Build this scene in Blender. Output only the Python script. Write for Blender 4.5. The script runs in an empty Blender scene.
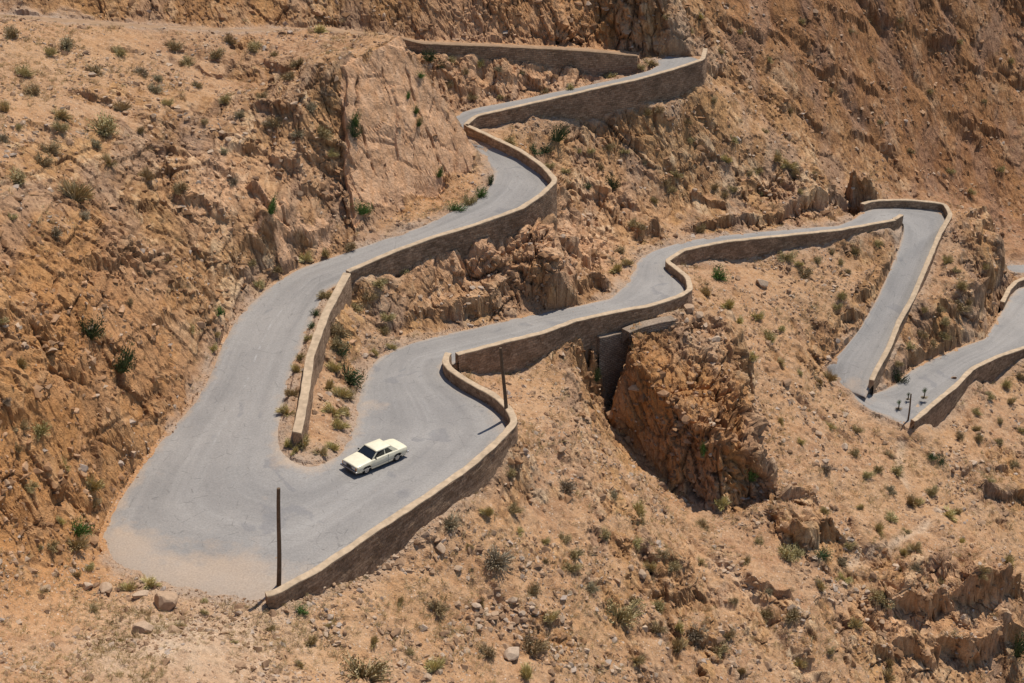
import bpy, bmesh, math, random
import numpy as np
from mathutils import Vector, Matrix

random.seed(7)
rng = np.random.default_rng(7)
C = bpy.context.scene.collection
QUAL = 1.0            # terrain mesh density

# ------------------------------------------------------------------ camera
CH, PITCH, FPX = 48.0, math.radians(28.0), 1400.0
CX, CY = 512.0, 341.5
cp_, sp_ = math.cos(PITCH), math.sin(PITCH)

def tan_row(v):
    return math.tan(PITCH + math.atan((v - CY) / FPX))

def at(u, v, z):
    """world point at height z seen at picture position u, v"""
    y = (CH - z) / tan_row(v)
    dep = y * cp_ + (CH - z) * sp_
    return np.array([(u - CX) / FPX * dep, y, z])

def row_z(y, v):
    return CH - y * tan_row(v)

# ------------------------------------------------------------------ small helpers
def lerp_poly(pts, u):
    return float(np.interp(u, [p[0] for p in pts], [p[1] for p in pts]))

def thing(o, label, cat, group=None, kind=None):
    if label: o['label'] = label
    if cat: o['category'] = cat
    if group: o['group'] = group
    if kind: o['kind'] = kind
    return o

def empty(name, loc, rz=0.0):
    o = bpy.data.objects.new(name, None)
    C.objects.link(o)
    o.location = loc
    o.rotation_euler = (0, 0, rz)
    return o

def np_mesh(name, V, F, mat=None, smooth=False, parent=None, mats=None, fmat=None, uv=None):
    """one mesh object out of numpy vertices and faces (all quads or all triangles)"""
    V = np.ascontiguousarray(V, dtype=np.float32)
    F = np.ascontiguousarray(F, dtype=np.int32)
    k = F.shape[1]
    me = bpy.data.meshes.new(name)
    me.vertices.add(len(V)); me.vertices.foreach_set('co', V.ravel())
    me.loops.add(F.size); me.loops.foreach_set('vertex_index', F.ravel())
    me.polygons.add(len(F))
    me.polygons.foreach_set('loop_start', np.arange(0, F.size, k, dtype=np.int32))
    me.polygons.foreach_set('loop_total', np.full(len(F), k, dtype=np.int32))
    me.polygons.foreach_set('use_smooth', np.full(len(F), smooth, dtype=bool))
    if fmat is not None:
        me.polygons.foreach_set('material_index', np.asarray(fmat, dtype=np.int32))
    me.update(calc_edges=True)
    if uv is not None:
        l = me.uv_layers.new(name='UVMap')
        l.data.foreach_set('uv', np.ascontiguousarray(uv, dtype=np.float32)[F.ravel()].ravel())
    for m in (mats or ([mat] if mat else [])):
        me.materials.append(m)
    o = bpy.data.objects.new(name, me)
    C.objects.link(o)
    if parent: o.parent = parent
    return o

def grid_faces(n, m, off=0):
    i = np.arange(n - 1)[:, None] * m + np.arange(m - 1)[None, :]
    i = i.ravel() + off
    return np.stack([i, i + m, i + m + 1, i + 1], 1)

# ------------------------------------------------------------------ numpy noise
def _hash(ix, iy, iz, seed):
    h = (ix * 374761393 + iy * 668265263 + iz * 1274126177 + seed * 974711) & 0x7fffffff
    h = ((h ^ (h >> 13)) * 1103515245) & 0x7fffffff
    h = ((h ^ (h >> 15)) * 668265261) & 0x7fffffff
    return (h ^ (h >> 16))

def h01(ix, iy, iz, seed):
    return (_hash(ix, iy, iz, seed) & 0xffff).astype(np.float32) / 65535.0

def vnoise(P, scale, seed=0):
    """gradient-like value noise, about -1..1; scale = feature size in metres (scalar or 3)"""
    Q = P / np.asarray(scale, dtype=np.float32) + 17.3 * (seed % 13)
    I = np.floor(Q); f = (Q - I).astype(np.float32); I = I.astype(np.int64)
    w = f * f * f * (f * (f * 6 - 15) + 10)
    out = np.zeros(len(P), np.float32)
    for dx in (0, 1):
        wx = w[:, 0] if dx else 1 - w[:, 0]
        for dy in (0, 1):
            wy = w[:, 1] if dy else 1 - w[:, 1]
            for dz in (0, 1):
                wz = w[:, 2] if dz else 1 - w[:, 2]
                hh = _hash(I[:, 0] + dx, I[:, 1] + dy, I[:, 2] + dz, seed)
                gx = ((hh & 1023).astype(np.float32) / 511.5 - 1)
                gy = (((hh >> 10) & 1023).astype(np.float32) / 511.5 - 1)
                gz = (((hh >> 20) & 1023).astype(np.float32) / 511.5 - 1)
                out += wx * wy * wz * (gx * (f[:, 0] - dx) + gy * (f[:, 1] - dy) + gz * (f[:, 2] - dz))
    return out * 1.4

def fbm(P, scale, octv, seed=0, gain=0.5):
    s = np.zeros(len(P), np.float32); a = 1.0; sc = np.asarray(scale, dtype=np.float32)
    for o in range(octv):
        s += a * vnoise(P, sc, seed + o * 7); a *= gain; sc = sc / 2.03
    return s

def worley(P, scale, seed=0):
    """F1, F2-F1 (cell units), a random number per cell and a random tilt across the cell"""
    Q = P / np.asarray(scale, dtype=np.float32)
    I = np.floor(Q).astype(np.int64); f = (Q - I).astype(np.float32)
    n = len(P)
    f1 = np.full(n, 9.0, np.float32); f2 = f1.copy(); hid = np.zeros(n, np.int64)
    ox = np.zeros(n, np.float32); oy = ox.copy(); oz = ox.copy()
    for dx in (-1, 0, 1):
        for dy in (-1, 0, 1):
            for dz in (-1, 0, 1):
                hh = _hash(I[:, 0] + dx, I[:, 1] + dy, I[:, 2] + dz, seed)
                a = (dx + (hh & 255) / 255.0 * 0.95 - f[:, 0]).astype(np.float32)
                b = (dy + ((hh >> 8) & 255) / 255.0 * 0.95 - f[:, 1]).astype(np.float32)
                c_ = (dz + ((hh >> 16) & 255) / 255.0 * 0.95 - f[:, 2]).astype(np.float32)
                d = a * a + b * b + c_ * c_
                c = d < f1
                f2 = np.where(c, f1, np.minimum(f2, d))
                hid = np.where(c, hh, hid)
                f1 = np.where(c, d, f1); ox = np.where(c, a, ox); oy = np.where(c, b, oy); oz = np.where(c, c_, oz)
    g = lambda s: ((_hash(hid, hid * 0 + s, hid * 0, 5) & 1023).astype(np.float32) / 511.5 - 1)
    tilt = ox * g(1) + oy * g(2) + oz * g(3)
    f1 = np.sqrt(f1); f2 = np.sqrt(f2)
    return f1, f2 - f1, ((hid >> 3) & 1023).astype(np.float32) / 1023.0, tilt

# ------------------------------------------------------------------ roads, traced as pairs of edge points
PAR = 0.85            # parapet height above the road
# each row: (u, v, dz) outer/wall side, (u, v, dz) cliff side, z of the road there; dz lifts the traced point (coping tops)
MAIN = [
    # far end of the upper limb, coming down to the wide hairpin
    ((704, 56.5, .0), (662, 56, 0), 6.1),
    ((702, 58.5, PAR), (656, 60, 0), 6.0),
    ((690, 63, PAR), (658, 64, 0), 5.9),
    ((674, 68, PAR), (650, 70, 0), 5.8),
    ((639, 78, PAR), (620, 78, 0), 5.6),
    ((585, 90, PAR), (575, 87.5, 0), 5.2),
    ((526, 103.6, PAR), (525, 98, 0), 4.8),
    ((475, 115, PAR), (476, 107.5, 0), 4.5),
    ((464.5, 124, PAR), (454, 114, 0), 4.25),
    ((467, 131, .3), (447, 125, 0), 4.1),
    ((491, 140, .5), (455, 140, 0), 3.9),
    ((518, 151.5, .6), (474, 147, 0), 3.65),
    ((542, 167, .7), (484, 158, 0), 3.45),
    ((555, 180, PAR), (493, 170, 0), 3.3),
    ((540, 194, PAR), (490, 182, 0), 3.15),
    ((521, 207, PAR), (478, 197, 0), 3.0),
    ((483, 221, PAR), (450, 211, 0), 2.75),
    ((436, 235, PAR), (420, 226.5, 0), 2.5),
    ((389, 252, PAR), (380, 240, 0), 2.2),
    ((346, 271, PAR), (340, 254, 0), 1.9),
    ((326, 291, 0), (300, 267, 0), 1.7),
    ((317, 311, 0), (270, 284, 0), 1.5),
    ((308, 335, 0), (236, 316, 0), 1.25),
    ((299, 358, 0), (219, 348, 0), 1.0),
    ((290, 385, 0), (208, 378, 0), 0.75),
    ((284, 408, 0), (190, 406, 0), 0.5),
    ((282, 428, 0), (160, 438, 0), 0.3),
    ((283, 443, 0), (125, 486, 0), 0.15),
    ((286, 452, 0), (97, 535, 0), 0.05),
    ((290, 458, 0), (110, 565, 0), 0.0),
    ((295, 461, 0), (160, 586, 0), -0.05),
    ((302, 463.5, 0), (222, 598, 0), -0.12),
    ((310, 464, 0), (268, 600, .5), -0.2),
    ((318, 463, 0), (320, 566, PAR), -0.4),
    ((327, 460, 0), (378, 526, PAR), -0.6),
    ((336, 454.5, 0), (429, 493, PAR), -0.85),
    ((344, 444, 0), (470, 464, PAR), -1.05),
    ((349, 434, 0), (500, 437, PAR), -1.2),
    ((352, 425, 0), (514, 421, PAR), -1.32),
    ((353, 418, 0), (507, 418, 0), -1.4),
    ((354, 408, 0), (494, 406, 0), -1.5),
    ((356, 396, 0), (480, 398, 0), -1.6),
    ((359, 385, 0), (464, 389.5, 0), -1.7),
    ((364, 374, 0), (449, 379, 0), -1.8),
    ((371, 363, 0), (444, 371, 0), -1.9),
    ((383, 353, 0), (447, 362, 0), -2.0),
    ((409, 343, 0), (455, 353.5, PAR), -2.15),
    ((437, 335, 0), (495, 343, PAR), -2.45),
    ((476, 327, 0), (542, 331.5, PAR), -2.8),
    ((523, 315.5, 0), (576, 319, PAR), -3.2),
    ((574, 306, 0), (613, 311, PAR), -3.6),
    ((610, 298, 0), (652, 304, PAR), -4.0),
    ((622, 287, 0), (677, 296, PAR), -4.35),
    ((630, 276, 0), (689.5, 289, PAR), -4.6),
    ((633, 266, 0), (687, 277, PAR), -4.85),
    ((640, 257, 0), (676, 268, PAR), -5.05),
    ((655, 249.5, 0), (665.5, 260.5, PAR), -5.3),
    ((683, 241, 0), (683, 249, PAR), -5.75),
    ((715, 235.8, 0), (722, 241, PAR), -6.2),
    ((765, 231, 0), (780, 235, PAR), -7.0),
    ((812, 227, 0), (839, 229, PAR), -7.8),
    ((836, 226, 0), (878, 222, PAR), -8.6),
    ((853, 219, 0), (895, 219, PAR), -8.95),
    ((862, 211, 0), (902, 220, .2), -9.15),
    ((874, 207.5, 0), (904, 223, 0), -9.3),
    ((900, 207, 0), (904, 227, 0), -9.55),
    ((925, 208.5, 0), (903, 233, 0), -9.8),
    ((943, 211, 0), (900, 243, 0), -10.1),
    ((950, 214, PAR), (894, 259, 0), -10.5),
    ((939, 233, PAR), (886, 278, 0), -11.1),
    ((925, 266, PAR), (875, 301, 0), -11.9),
    ((912, 297, PAR), (859, 329, 0), -12.8),
    ((898, 321, PAR), (843, 349, 0), -13.5),
    ((888, 347, PAR), (826, 366, 0), -14.1),
    ((874, 372, PAR), (829, 374, 0), -14.7),
    ((866, 391, PAR), (844, 388, 0), -15.1),
    ((868, 394, 0), (857, 401, 0), -15.4),
    ((874, 393, 0), (872, 412, 0), -15.7),
    ((884, 389, 0), (893, 419, 0), -15.95),
    ((895, 383, 0), (912, 421, PAR), -16.15),
    ((912, 368, 0), (934, 402, PAR), -16.45),
    ((937, 356, 0), (956, 384, PAR), -16.75),
    ((964, 345, 0), (971, 368, PAR), -17.1),
    ((985, 338, 0), (996, 356, PAR), -17.4),
    ((994, 323, 0), (1020, 348, PAR), -17.8),
    ((1002, 309, 0), (1045, 340, PAR), -18.2),
    ((1009, 295, 0), (1066, 325, PAR), -18.6),
    ((1016, 288, 0), (1075, 305, PAR), -19.0),
    ((1030, 283, 0), (1085, 290, PAR), -19.4),
]
# the limb higher up the slope, behind the crag: only its wall and edge show
UPPER = [
    ((-60, 12, .5), (-60, 8, 0), 16.2), ((0, 17, .5), (0, 13.5, 0), 15.5), ((78, 22, .5), (78, 18.5, 0), 14.5),
    ((156, 28, .5), (156, 24.5, 0), 13.6), ((235, 31.5, .5), (235, 28, 0), 12.7),
    ((332, 31, .5), (332, 27, 0), 10.9), ((380, 36, .5), (380, 34, 0), 10.2), ((424, 43, PAR), (424, 40, 0), 9.3),
    ((506, 46, PAR), (506, 43, 0), 8.2), ((585, 50, PAR), (585, 47, 0), 7.2), ((637, 55, PAR), (640, 53, 0), 6.4),
]
CORNER_ROAD = [((1002, 272, 0), (1002, 263.5, 0), -20.4), ((1030, 273, 0), (1030, 264, 0), -20.7), ((1070, 276, 0), (1070, 266, 0), -21.2)]

def ribbon(rows, step=0.4, smooth=2):
    A = np.array([at(a[0], a[1], z + a[2]) for a, b, z in rows])
    B = np.array([at(b[0], b[1], z + b[2]) for a, b, z in rows])
    Z = np.array([z for a, b, z in rows])
    A[:, 2] = Z; B[:, 2] = Z
    mid = (A + B) / 2
    seg = np.maximum(np.linalg.norm(np.diff(A, axis=0), axis=1), np.linalg.norm(np.diff(B, axis=0), axis=1))
    key = np.concatenate([[0], np.cumsum(seg)])
    n = int(key[-1] / step)
    s = np.linspace(0, key[-1], n)
    A2 = np.stack([np.interp(s, key, A[:, i]) for i in range(3)], 1)
    B2 = np.stack([np.interp(s, key, B[:, i]) for i in range(3)], 1)
    def sm(P):
        for _ in range(smooth):
            Q = P.copy()
            Q[1:-1] = (P[:-2] + 2 * P[1:-1] + P[2:]) / 4
            P = Q
        return P
    return sm(A2), sm(B2), key, s

RA, RB, KEY, SS = ribbon(MAIN)
UA, UB, UKEY, USS = ribbon(UPPER)
NA, NB_, NKEY, NSS = ribbon(CORNER_ROAD)
def idx(rows, key, s, k):            # resampled index of traced row k
    return int(np.argmin(np.abs(s - key[k])))

# ------------------------------------------------------------------ walls: a stretch of a road edge plus the traced foot of the wall
def find_row(u, v, side):
    return min(range(len(MAIN)), key=lambda k: abs(MAIN[k][side][0] - u) + abs(MAIN[k][side][1] - v))

def span(u0, v0, u1, v1, side):
    i = idx(MAIN, KEY, SS, find_row(u0, v0, side)); j = idx(MAIN, KEY, SS, find_row(u1, v1, side))
    return min(i, j), max(i, j)

FOOT_HAIRPIN = [(255, 612), (274, 607), (300, 596), (339, 584), (382, 561), (429, 522), (456, 502), (488, 479), (516, 436)]
FOOT_LOWER = [(450, 368), (466, 372), (498, 370), (510, 376), (519, 371), (531, 362), (545, 355), (559, 343), (580, 338), (594, 336), (600, 372), (607, 408), (613, 418), (620, 410), (626, 350), (634, 330), (650, 320), (660, 312), (691, 311)]
FOOT_LOWER2 = [(660, 268), (690, 262), (718, 261), (753, 257), (788, 250), (827, 243), (866, 233), (905, 226)]
FOOT_MID = [(345, 285), (378, 272), (409, 266), (429, 262), (452, 251), (495, 240), (524, 227)]
FOOT_MID2 = [(518, 230), (530, 238), (545, 240), (560, 240)]
FOOT_UP = [(464, 134), (471, 131), (506, 121), (534, 110), (550, 119), (569, 121), (585, 122), (624, 110), (671, 96), (694, 90), (709, 79)]
FOOT_FAR = [(864, 397), (874, 389), (884, 372), (894, 349), (907, 318), (923, 284), (939, 243), (954, 216)]
FOOT_RIGHT = [(911, 425), (937, 427), (956, 403), (970, 380), (988, 382), (1007, 368), (1024, 352), (1060, 335), (1090, 310)]
FOOT_UPPER = [(380, 40), (436, 47), (465, 49), (480, 58), (534, 63), (542, 70), (585, 74), (637, 74)]
# ------------------------------------------------------------------ the slope between the roads: a smooth surface through surveyed heights
SURVEY = [  # picture position and height of the ground there
    # left hillside
    (205, 300, 4.2), (200, 200, 9.3), (200, 120, 12.8), (200, 60, 14.6), (270, 225, 6.2), (265, 150, 10.4), (265, 90, 12.4), 
    (140, 330, 6.5), (120, 420, 3.6), (95, 480, 2.2), (130, 250, 10.5), (130, 150, 14.2), (130, 70, 16.2),
    (60, 500, 3.5), (60, 400, 8.0), (60, 300, 12.0), (60, 200, 15.2), (60, 120, 17.2), (60, 50, 18.2),
    (0, 560, 4.2), (0, 500, 6.5), (0, 450, 9.0), (0, 370, 12.8), (0, 300, 15.5), (0, 200, 18.2), (0, 120, 19.4), (0, 50, 19.6),
    (-150, 550, 8), (-150, 400, 15), (-150, 250, 20), (-150, 100, 20.5), (-300, 300, 21), (-300, 80, 26), (-300, 600, 10),
    (40, 560, 2.2), (75, 575, .9),
    # above the upper road edge
    # between the upper limb and the road above it
    (440, 75, 6.4), (480, 80, 6.2), (530, 85, 5.5), (490, 62, 7.5), (560, 82, 5.4), (605, 78, 5.5), (640, 66, 5.9),
    # foreground
    (150, 610, .3), (200, 625, .25), (190, 605, .15), (235, 612, .1), (130, 600, .35), (150, 650, .9), (0, 610, 3.2), (0, 650, 3.6), (0, 683, 4.6), (60, 620, 1.6), (150, 683, 1.6), (250, 660, .2), (300, 683, -.4),
    (0, 800, 8), (300, 800, 1.2), (-200, 683, 9), (-200, 800, 12), (600, 800, -9.5), (1000, 800, -27), (1250, 800, -40),
    (285, 628, -.7), (340, 610, -1.4), (400, 683, -3.4), (400, 620, -3.2), (450, 560, -3.6), (500, 683, -7), (600, 683, -10.5), (700, 683, -15.6), (850, 683, -19.5), (1000, 683, -25.5), (1150, 683, -32),
    (500, 600, -5.8), (600, 600, -9), (700, 600, -14.2), (800, 600, -16.2), (880, 600, -19), (920, 630, -21.5), (1000, 610, -22), (1000, 585, -21.2), (1150, 600, -27),
    (530, 500, -5.0), (600, 520, -8.0), (530, 460, -4.2), (560, 420, -5.0), (700, 545, -13.7), (650, 545, -11.5), (800, 520, -14.9), (900, 520, -18.2), (1000, 520, -21), (1150, 500, -25),
    # gully and slope beside the big rock
    (580, 402, -6.2), (592, 408, -7.9), (600, 440, -8.4), (640, 462, -12.3), (668, 485, -13.3), (698, 510, -14.0), (640, 500, -10.8), (580, 380, -5.4), (545, 395, -4.6),
    (765, 450, -12.6), (755, 400, -10.6), (720, 340, -7.8), (705, 300, -6.4), (700, 280, -6.2), (740, 300, -7.6), (800, 300, -9.7), (840, 300, -11), (850, 335, -12.6), (800, 345, -10.8),
    (800, 400, -12.6), (840, 415, -14.6), (870, 440, -16.2), (860, 480, -16.3), (900, 450, -17.4), (950, 450, -18.6), (1010, 450, -20), (1000, 400, -18.9), (1080, 420, -22),
    (870, 270, -10.6), (850, 255, -9.6),
    # between the two right hand limbs
    (930, 310, -13.5), (950, 330, -15.0), (950, 270, -12.4), (975, 300, -14.2), (985, 260, -12.6), (965, 240, -12.2), (1000, 250, -14.5),
    (960, 222, -12), (990, 220, -14),
    # limb seen past the corner, right edge
    (1024, 283, -20.2), (1060, 284, -20.4), (1020, 254, -20.0), (1080, 252, -20.5),
    # slope between upper and lower limb
    (570, 160, .6), (545, 200, -.6), (545, 240, -2.0), (540, 280, -3.2), (590, 230, -3.4), (590, 270, -4.0), (620, 200, -2.5), (620, 240, -4.6), (660, 170, -1.9), (660, 215, -5.0),
    (700, 140, -.3), (700, 190, -4.2), (700, 222, -5.9), (760, 150, -2.2), (760, 195, -6.0), (760, 222, -7.0), (820, 180, -6.0), (820, 215, -8.2), (600, 140, 1.4), (650, 120, 1.0),
    (520, 125, 3.7), (534, 112, 4.1), (510, 140, 3.5), (540, 150, 2.2), (490, 125, 3.9),
    (470, 255, .4), (470, 285, -1.3), (400, 280, .5), (400, 320, -1.2), (440, 300, -1.2), (380, 300, .3), (360, 340, -.9), (340, 380, -.6), (325, 420, -.5), (310, 440, -.15), (350, 310, .4), (320, 450, -.3),
    # mountain behind
    (720, 62, 4.2), (720, 20, 7), (720, -60, 13), (760, 100, 0), (800, 50, 2.5), (800, 0, 7), (850, 150, -7), (850, 100, -3.2), (850, 50, 1), (850, 0, 5.5), (850, -80, 14),
    (905, 200, -13), (940, 195, -15), (930, 120, -8.5), (930, 60, -3), (930, 0, 3.5), (1000, 190, -16.5), (1000, 120, -10.5), (1000, 60, -4.8), (1000, 0, 1.2), (1000, -80, 11),
    (1030, 230, -20), (1150, 150, -16), (1150, 50, -6), (1150, -50, 5), (1150, 230, -22), (650, 40, 7.4), (670, 20, 9.6), (650, 0, 11.5), (640, -60, 17), (700, 50, 5.6), (712, 75, 3.5),
]

def pl(p, q, r):
    p, q, r = map(np.asarray, (p, q, r)); n = np.cross(q - p, r - p); n = n / n[2]
    return lambda x, y: p[2] - (n[0] * (x - p[0]) + n[1] * (y - p[1]))
def slope_pl(p, d, deg):
    d = np.array(d, float); d /= np.linalg.norm(d); t = math.tan(math.radians(deg))
    return lambda x, y: p[2] - t * (d[0] * (x - p[0]) + d[1] * (y - p[1]))


def screen(p):
    x, y, z = p[0], p[1], p[2] - CH
    dep = y * cp_ - z * sp_
    up = y * sp_ + z * cp_
    return CX + FPX * x / dep, CY - FPX * up / dep

cC, cE, cB = at(484, 166, 3.2), at(338, 242, 2.5), at(403, 35, 14.6)
SLAB = pl(cC, cE, cB)
def on_slab(u, v):
    t = np.arange(60, 200, .1)
    d = np.array([(u - CX) / FPX, cp_ + (CY - v) / FPX * sp_, -sp_ + (CY - v) / FPX * cp_])
    k = np.argmax(CH + d[2] * t < SLAB(d[0] * t, d[1] * t))
    return np.array([d[0] * t[k], d[1] * t[k], CH + d[2] * t[k]])

def walls_table():
    """edge polyline, foot trace, name, label ... for every roadside wall"""
    W = []
    def edge(side, k0, k1):
        P = RA if side == 0 else RB
        i, j = idx(MAIN, KEY, SS, k0), idx(MAIN, KEY, SS, k1)
        return P[i:j + 1].copy()
    W.append(dict(key='hairpin', P=edge(1, 32, 45), foot=FOOT_HAIRPIN, upto=38, ctr=1))
    W.append(dict(key='lower', P=edge(1, 46, 63), foot=None, ctr=1))
    W.append(dict(key='mid', P=edge(0, 0, 19), foot=None, ctr=0))
    W.append(dict(key='far', P=edge(0, 63, 75)[:-5], foot=None, ctr=0))
    W.append(dict(key='corner', P=edge(0, len(MAIN) - 4, len(MAIN) - 1), foot=None, ctr=0))
    W.append(dict(key='right', P=edge(1, 79, len(MAIN) - 1), foot=None, ctr=1))
    return W

def foot_heights(P, feet, default):
    """height of the ground at the foot of a wall standing along P; feet: list of (k0,k1,trace) in arc fraction"""
    z = P[:, 2] - default
    for i, p in enumerate(P):
        u, v = screen(p)
        for (f0, f1, tr) in feet:
            f = i / (len(P) - 1)
            if f0 <= f <= f1:
                zz = row_z(p[1], lerp_poly(tr, u))
                z[i] = min(zz, p[2] - .15)
    for _ in range(3):
        z[1:-1] = (z[:-2] + 2 * z[1:-1] + z[2:]) / 4
    return z

def frac(P, u, v):
    d = [abs(screen(p)[0] - u) + abs(screen(p)[1] - v) for p in P]
    return int(np.argmin(d)) / (len(P) - 1)

WALLS = {w['key']: w for w in walls_table()}
P = WALLS['hairpin']['P']; c = frac(P, 514, 424)
WALLS['hairpin']['fz'] = foot_heights(P, [(0, c, FOOT_HAIRPIN)], .9)
P = WALLS['lower']['P']; c = frac(P, 689, 291); c2 = frac(P, 667, 264)
WALLS['lower']['fz'] = foot_heights(P, [(0, c, FOOT_LOWER), (c2, 1, FOOT_LOWER2)], 1.3)
P = WALLS['mid']['P']; c0 = frac(P, 464, 127); c1 = frac(P, 555, 182); c2 = frac(P, 521, 209)
WALLS['mid']['fz'] = foot_heights(P, [(0, c0, FOOT_UP), (c1, c2, FOOT_MID2), (c2, 1, FOOT_MID)], .5)
P = WALLS['far']['P']; c = frac(P, 949, 217)
WALLS['far']['fz'] = foot_heights(P, [(c, 1, [(u, v) for u, v in FOOT_FAR])], 2.2)
WALLS['corner']['fz'] = WALLS['corner']['P'][:, 2] - .8
P = WALLS['right']['P']
WALLS['right']['fz'] = foot_heights(P, [(0, 1, FOOT_RIGHT)], 1.5)
UP_I = idx(UPPER, UKEY, USS, 6)
P = UA[UP_I:]
WALLS['upper'] = dict(key='upper', P=P.copy(), ctr=0, fz=foot_heights(P, [(0.1, 1, FOOT_UPPER)], .4))

ISLAND = np.array([at(u, v, z + PAR) - np.array([0, 0, PAR]) for u, v, z in
                   [(346, 272.5, 1.9), (334, 295, 1.7), (325, 312, 1.52), (317, 333, 1.3), (309, 355, 1.05), (304, 390, .75), (299, 418, .5), (295.5, 432, .35)]])
def resample(P, step):
    k = np.concatenate([[0], np.cumsum(np.linalg.norm(np.diff(P[:, :2], axis=0), axis=1))])
    s = np.linspace(0, k[-1], max(2, int(k[-1] / step)))
    return np.stack([np.interp(s, k, P[:, i]) for i in range(3)], 1)
ISL = resample(ISLAND, .4)
FOOT_ISL = [(296, 438), (300, 436), (307, 424), (313, 388), (317, 356), (328, 329), (340, 306), (354, 287)]
WALLS['island'] = dict(key='island', P=ISL, ctr=0, fz=foot_heights(ISL, [(0, 1, FOOT_ISL)], .6))
WALLS['island']['fz'] = np.maximum(WALLS['island']['fz'], ISL[:, 2] - 1.2)

def outward(P, other):
    """unit horizontal normal of polyline P pointing away from the points of polyline other (same index count or nearest)"""
    T = np.gradient(P[:, :2], axis=0); T /= np.linalg.norm(T, axis=1)[:, None] + 1e-9
    N = np.stack([T[:, 1], -T[:, 0]], 1)
    d = ((P[:, None, :2] - other[None, :, :2]) ** 2).sum(2)
    Q = other[np.argmin(d, 1)][:, :2]
    s = np.sign(((P[:, :2] - Q) * N).sum(1))
    s = np.sign(np.convolve(np.pad(s, 6, mode='edge'), np.ones(13), 'valid'))
    return N * s[:, None]

def ease(u, v, z):
    return 3 + (z - 3) * .78 if (u <= 370 and v < 565 and z > 3) else z
pts = [at(u, v, ease(u, v, z)) for u, v, z in SURVEY]
def bank(u, v, m, k=1):
    q = UB[int(np.argmin([abs(screen(p)[0] - u) for p in UB]))]
    t = tan_row(v); y = (CH - q[2] + m * q[1]) / (t + m)
    return at(u, v, CH - y * t)
for u, v, m in [(20, 3, .9), (120, 6, .9), (220, 10, 1), (300, 10, 1.2), (370, 14, 1.5), (430, 20, 1.8), (500, 10, 1.8), (560, 18, 1.6), (620, 25, 1.2), (500, 33, 2.2), (590, 36, 1.8),
                (20, -60, .9), (120, -60, .9), (220, -60, .9), (320, -60, 1), (420, -60, 1.2), (520, -60, 1.2), (600, -40, 1.1), (-150, -60, .9), (-150, -10, .9), (300, -180, .8), (500, -180, .9), (0, -180, .8)]:
    pts.append(bank(u, v, m))
for u, v, dz in [(350, 215, -.5), (350, 150, -.4), (350, 90, -.5), (352, 50, -.6), (390, 200, -.8), (390, 140, -1), (390, 80, -1), (395, 48, -.8), (430, 185, -.8), (430, 120, -1), (425, 80, -1), (462, 160, -.8), (450, 130, -1),
                 (328, 228, -.3), (326, 185, -1.9), (326, 140, -2.2), (326, 95, -2.0), (324, 55, -1.2), (300, 140, -2.2), (300, 90, -2.0)]:
    pts.append(on_slab(u, v) + np.array([0, 0, dz]))
soft = [0.02] * len(pts)
for k, w in WALLS.items():
    oth = UB if k == 'upper' else (RB if w['ctr'] == 0 else RA)
    if k == 'island':
        N = np.tile(np.array([[.93, -.35]]), (len(w['P']), 1))
    else:
        N = outward(w['P'], oth)
    w['N'] = N
    st = 4
    for i in range(0, len(w['P']), st):
        q = w['P'][i, :2] + N[i] * .65
        pts.append(np.array([q[0], q[1], w['fz'][i]])); soft.append(.01)
# unwalled road edges
def edge_pts(P, O, i0, i1, st=7, off=.35, dz=0.05):
    N = outward(P, O)
    for i in range(i0, i1, st):
        q = P[i, :2] + N[i] * off
        pts.append(np.array([q[0], q[1], P[i, 2] + dz])); soft.append(.01)
I = lambda k: idx(MAIN, KEY, SS, k)
edge_pts(RB, RA, 0, I(26)); edge_pts(RB, RA, I(26), I(31), st=3, off=.3, dz=.16)
edge_pts(RA, RB, I(20), I(63))
edge_pts(RB, RA, I(64), I(78))
edge_pts(RA, RB, I(76), I(len(MAIN) - 4))
edge_pts(NA, NB_, 0, len(NA)); edge_pts(NB_, NA, 0, len(NA))
edge_pts(UB, UA, 0, len(UB), off=.5)
edge_pts(UA, UB, 0, UP_I, off=.4, dz=.55)

for q in [(7.3, 100.0, -11.3), (8.2, 100.0, -11.5), (7.5, 98.8, -11.2), (8.2, 98.4, -11.2), (7.8, 97.4, -11.0), (8.0, 96.2, -11.0), (6.0, 98.6, -7.6), (5.6, 97.2, -7.4), (6.2, 96.0, -8.6)]:
    pts.append(np.array(q)); soft.append(.0)
PT = np.array(pts)
def rbf_solve(PT, soft):
    X = PT[:, :2]; n = len(X)
    D = np.sqrt(((X[:, None] - X[None]) ** 2).sum(2) + .3 ** 2)
    A = np.zeros((n + 3, n + 3))
    A[:n, :n] = -D
    A[np.arange(n), np.arange(n)] += np.array(soft) * 3
    A[:n, n:] = np.c_[np.ones(n), X / 50]; A[n:, :n] = A[:n, n:].T
    return np.linalg.solve(A, np.r_[PT[:, 2], 0, 0, 0])
W_ = rbf_solve(PT, soft)
GX0, GX1, GY0, GY1, GS = -130.0, 160.0, 18.0, 300.0, .5
gx = np.arange(GX0, GX1, GS); gy = np.arange(GY0, GY1, GS)
S = np.empty((len(gy), len(gx)), np.float64)
for j, y in enumerate(gy):
    d = np.sqrt((gx[:, None] - PT[None, :, 0]) ** 2 + (y - PT[None, :, 1]) ** 2 + .3 ** 2)
    S[j] = -d @ W_[:len(PT)] + W_[len(PT)] + W_[len(PT) + 1] * gx / 50 + W_[len(PT) + 2] * y / 50
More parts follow.
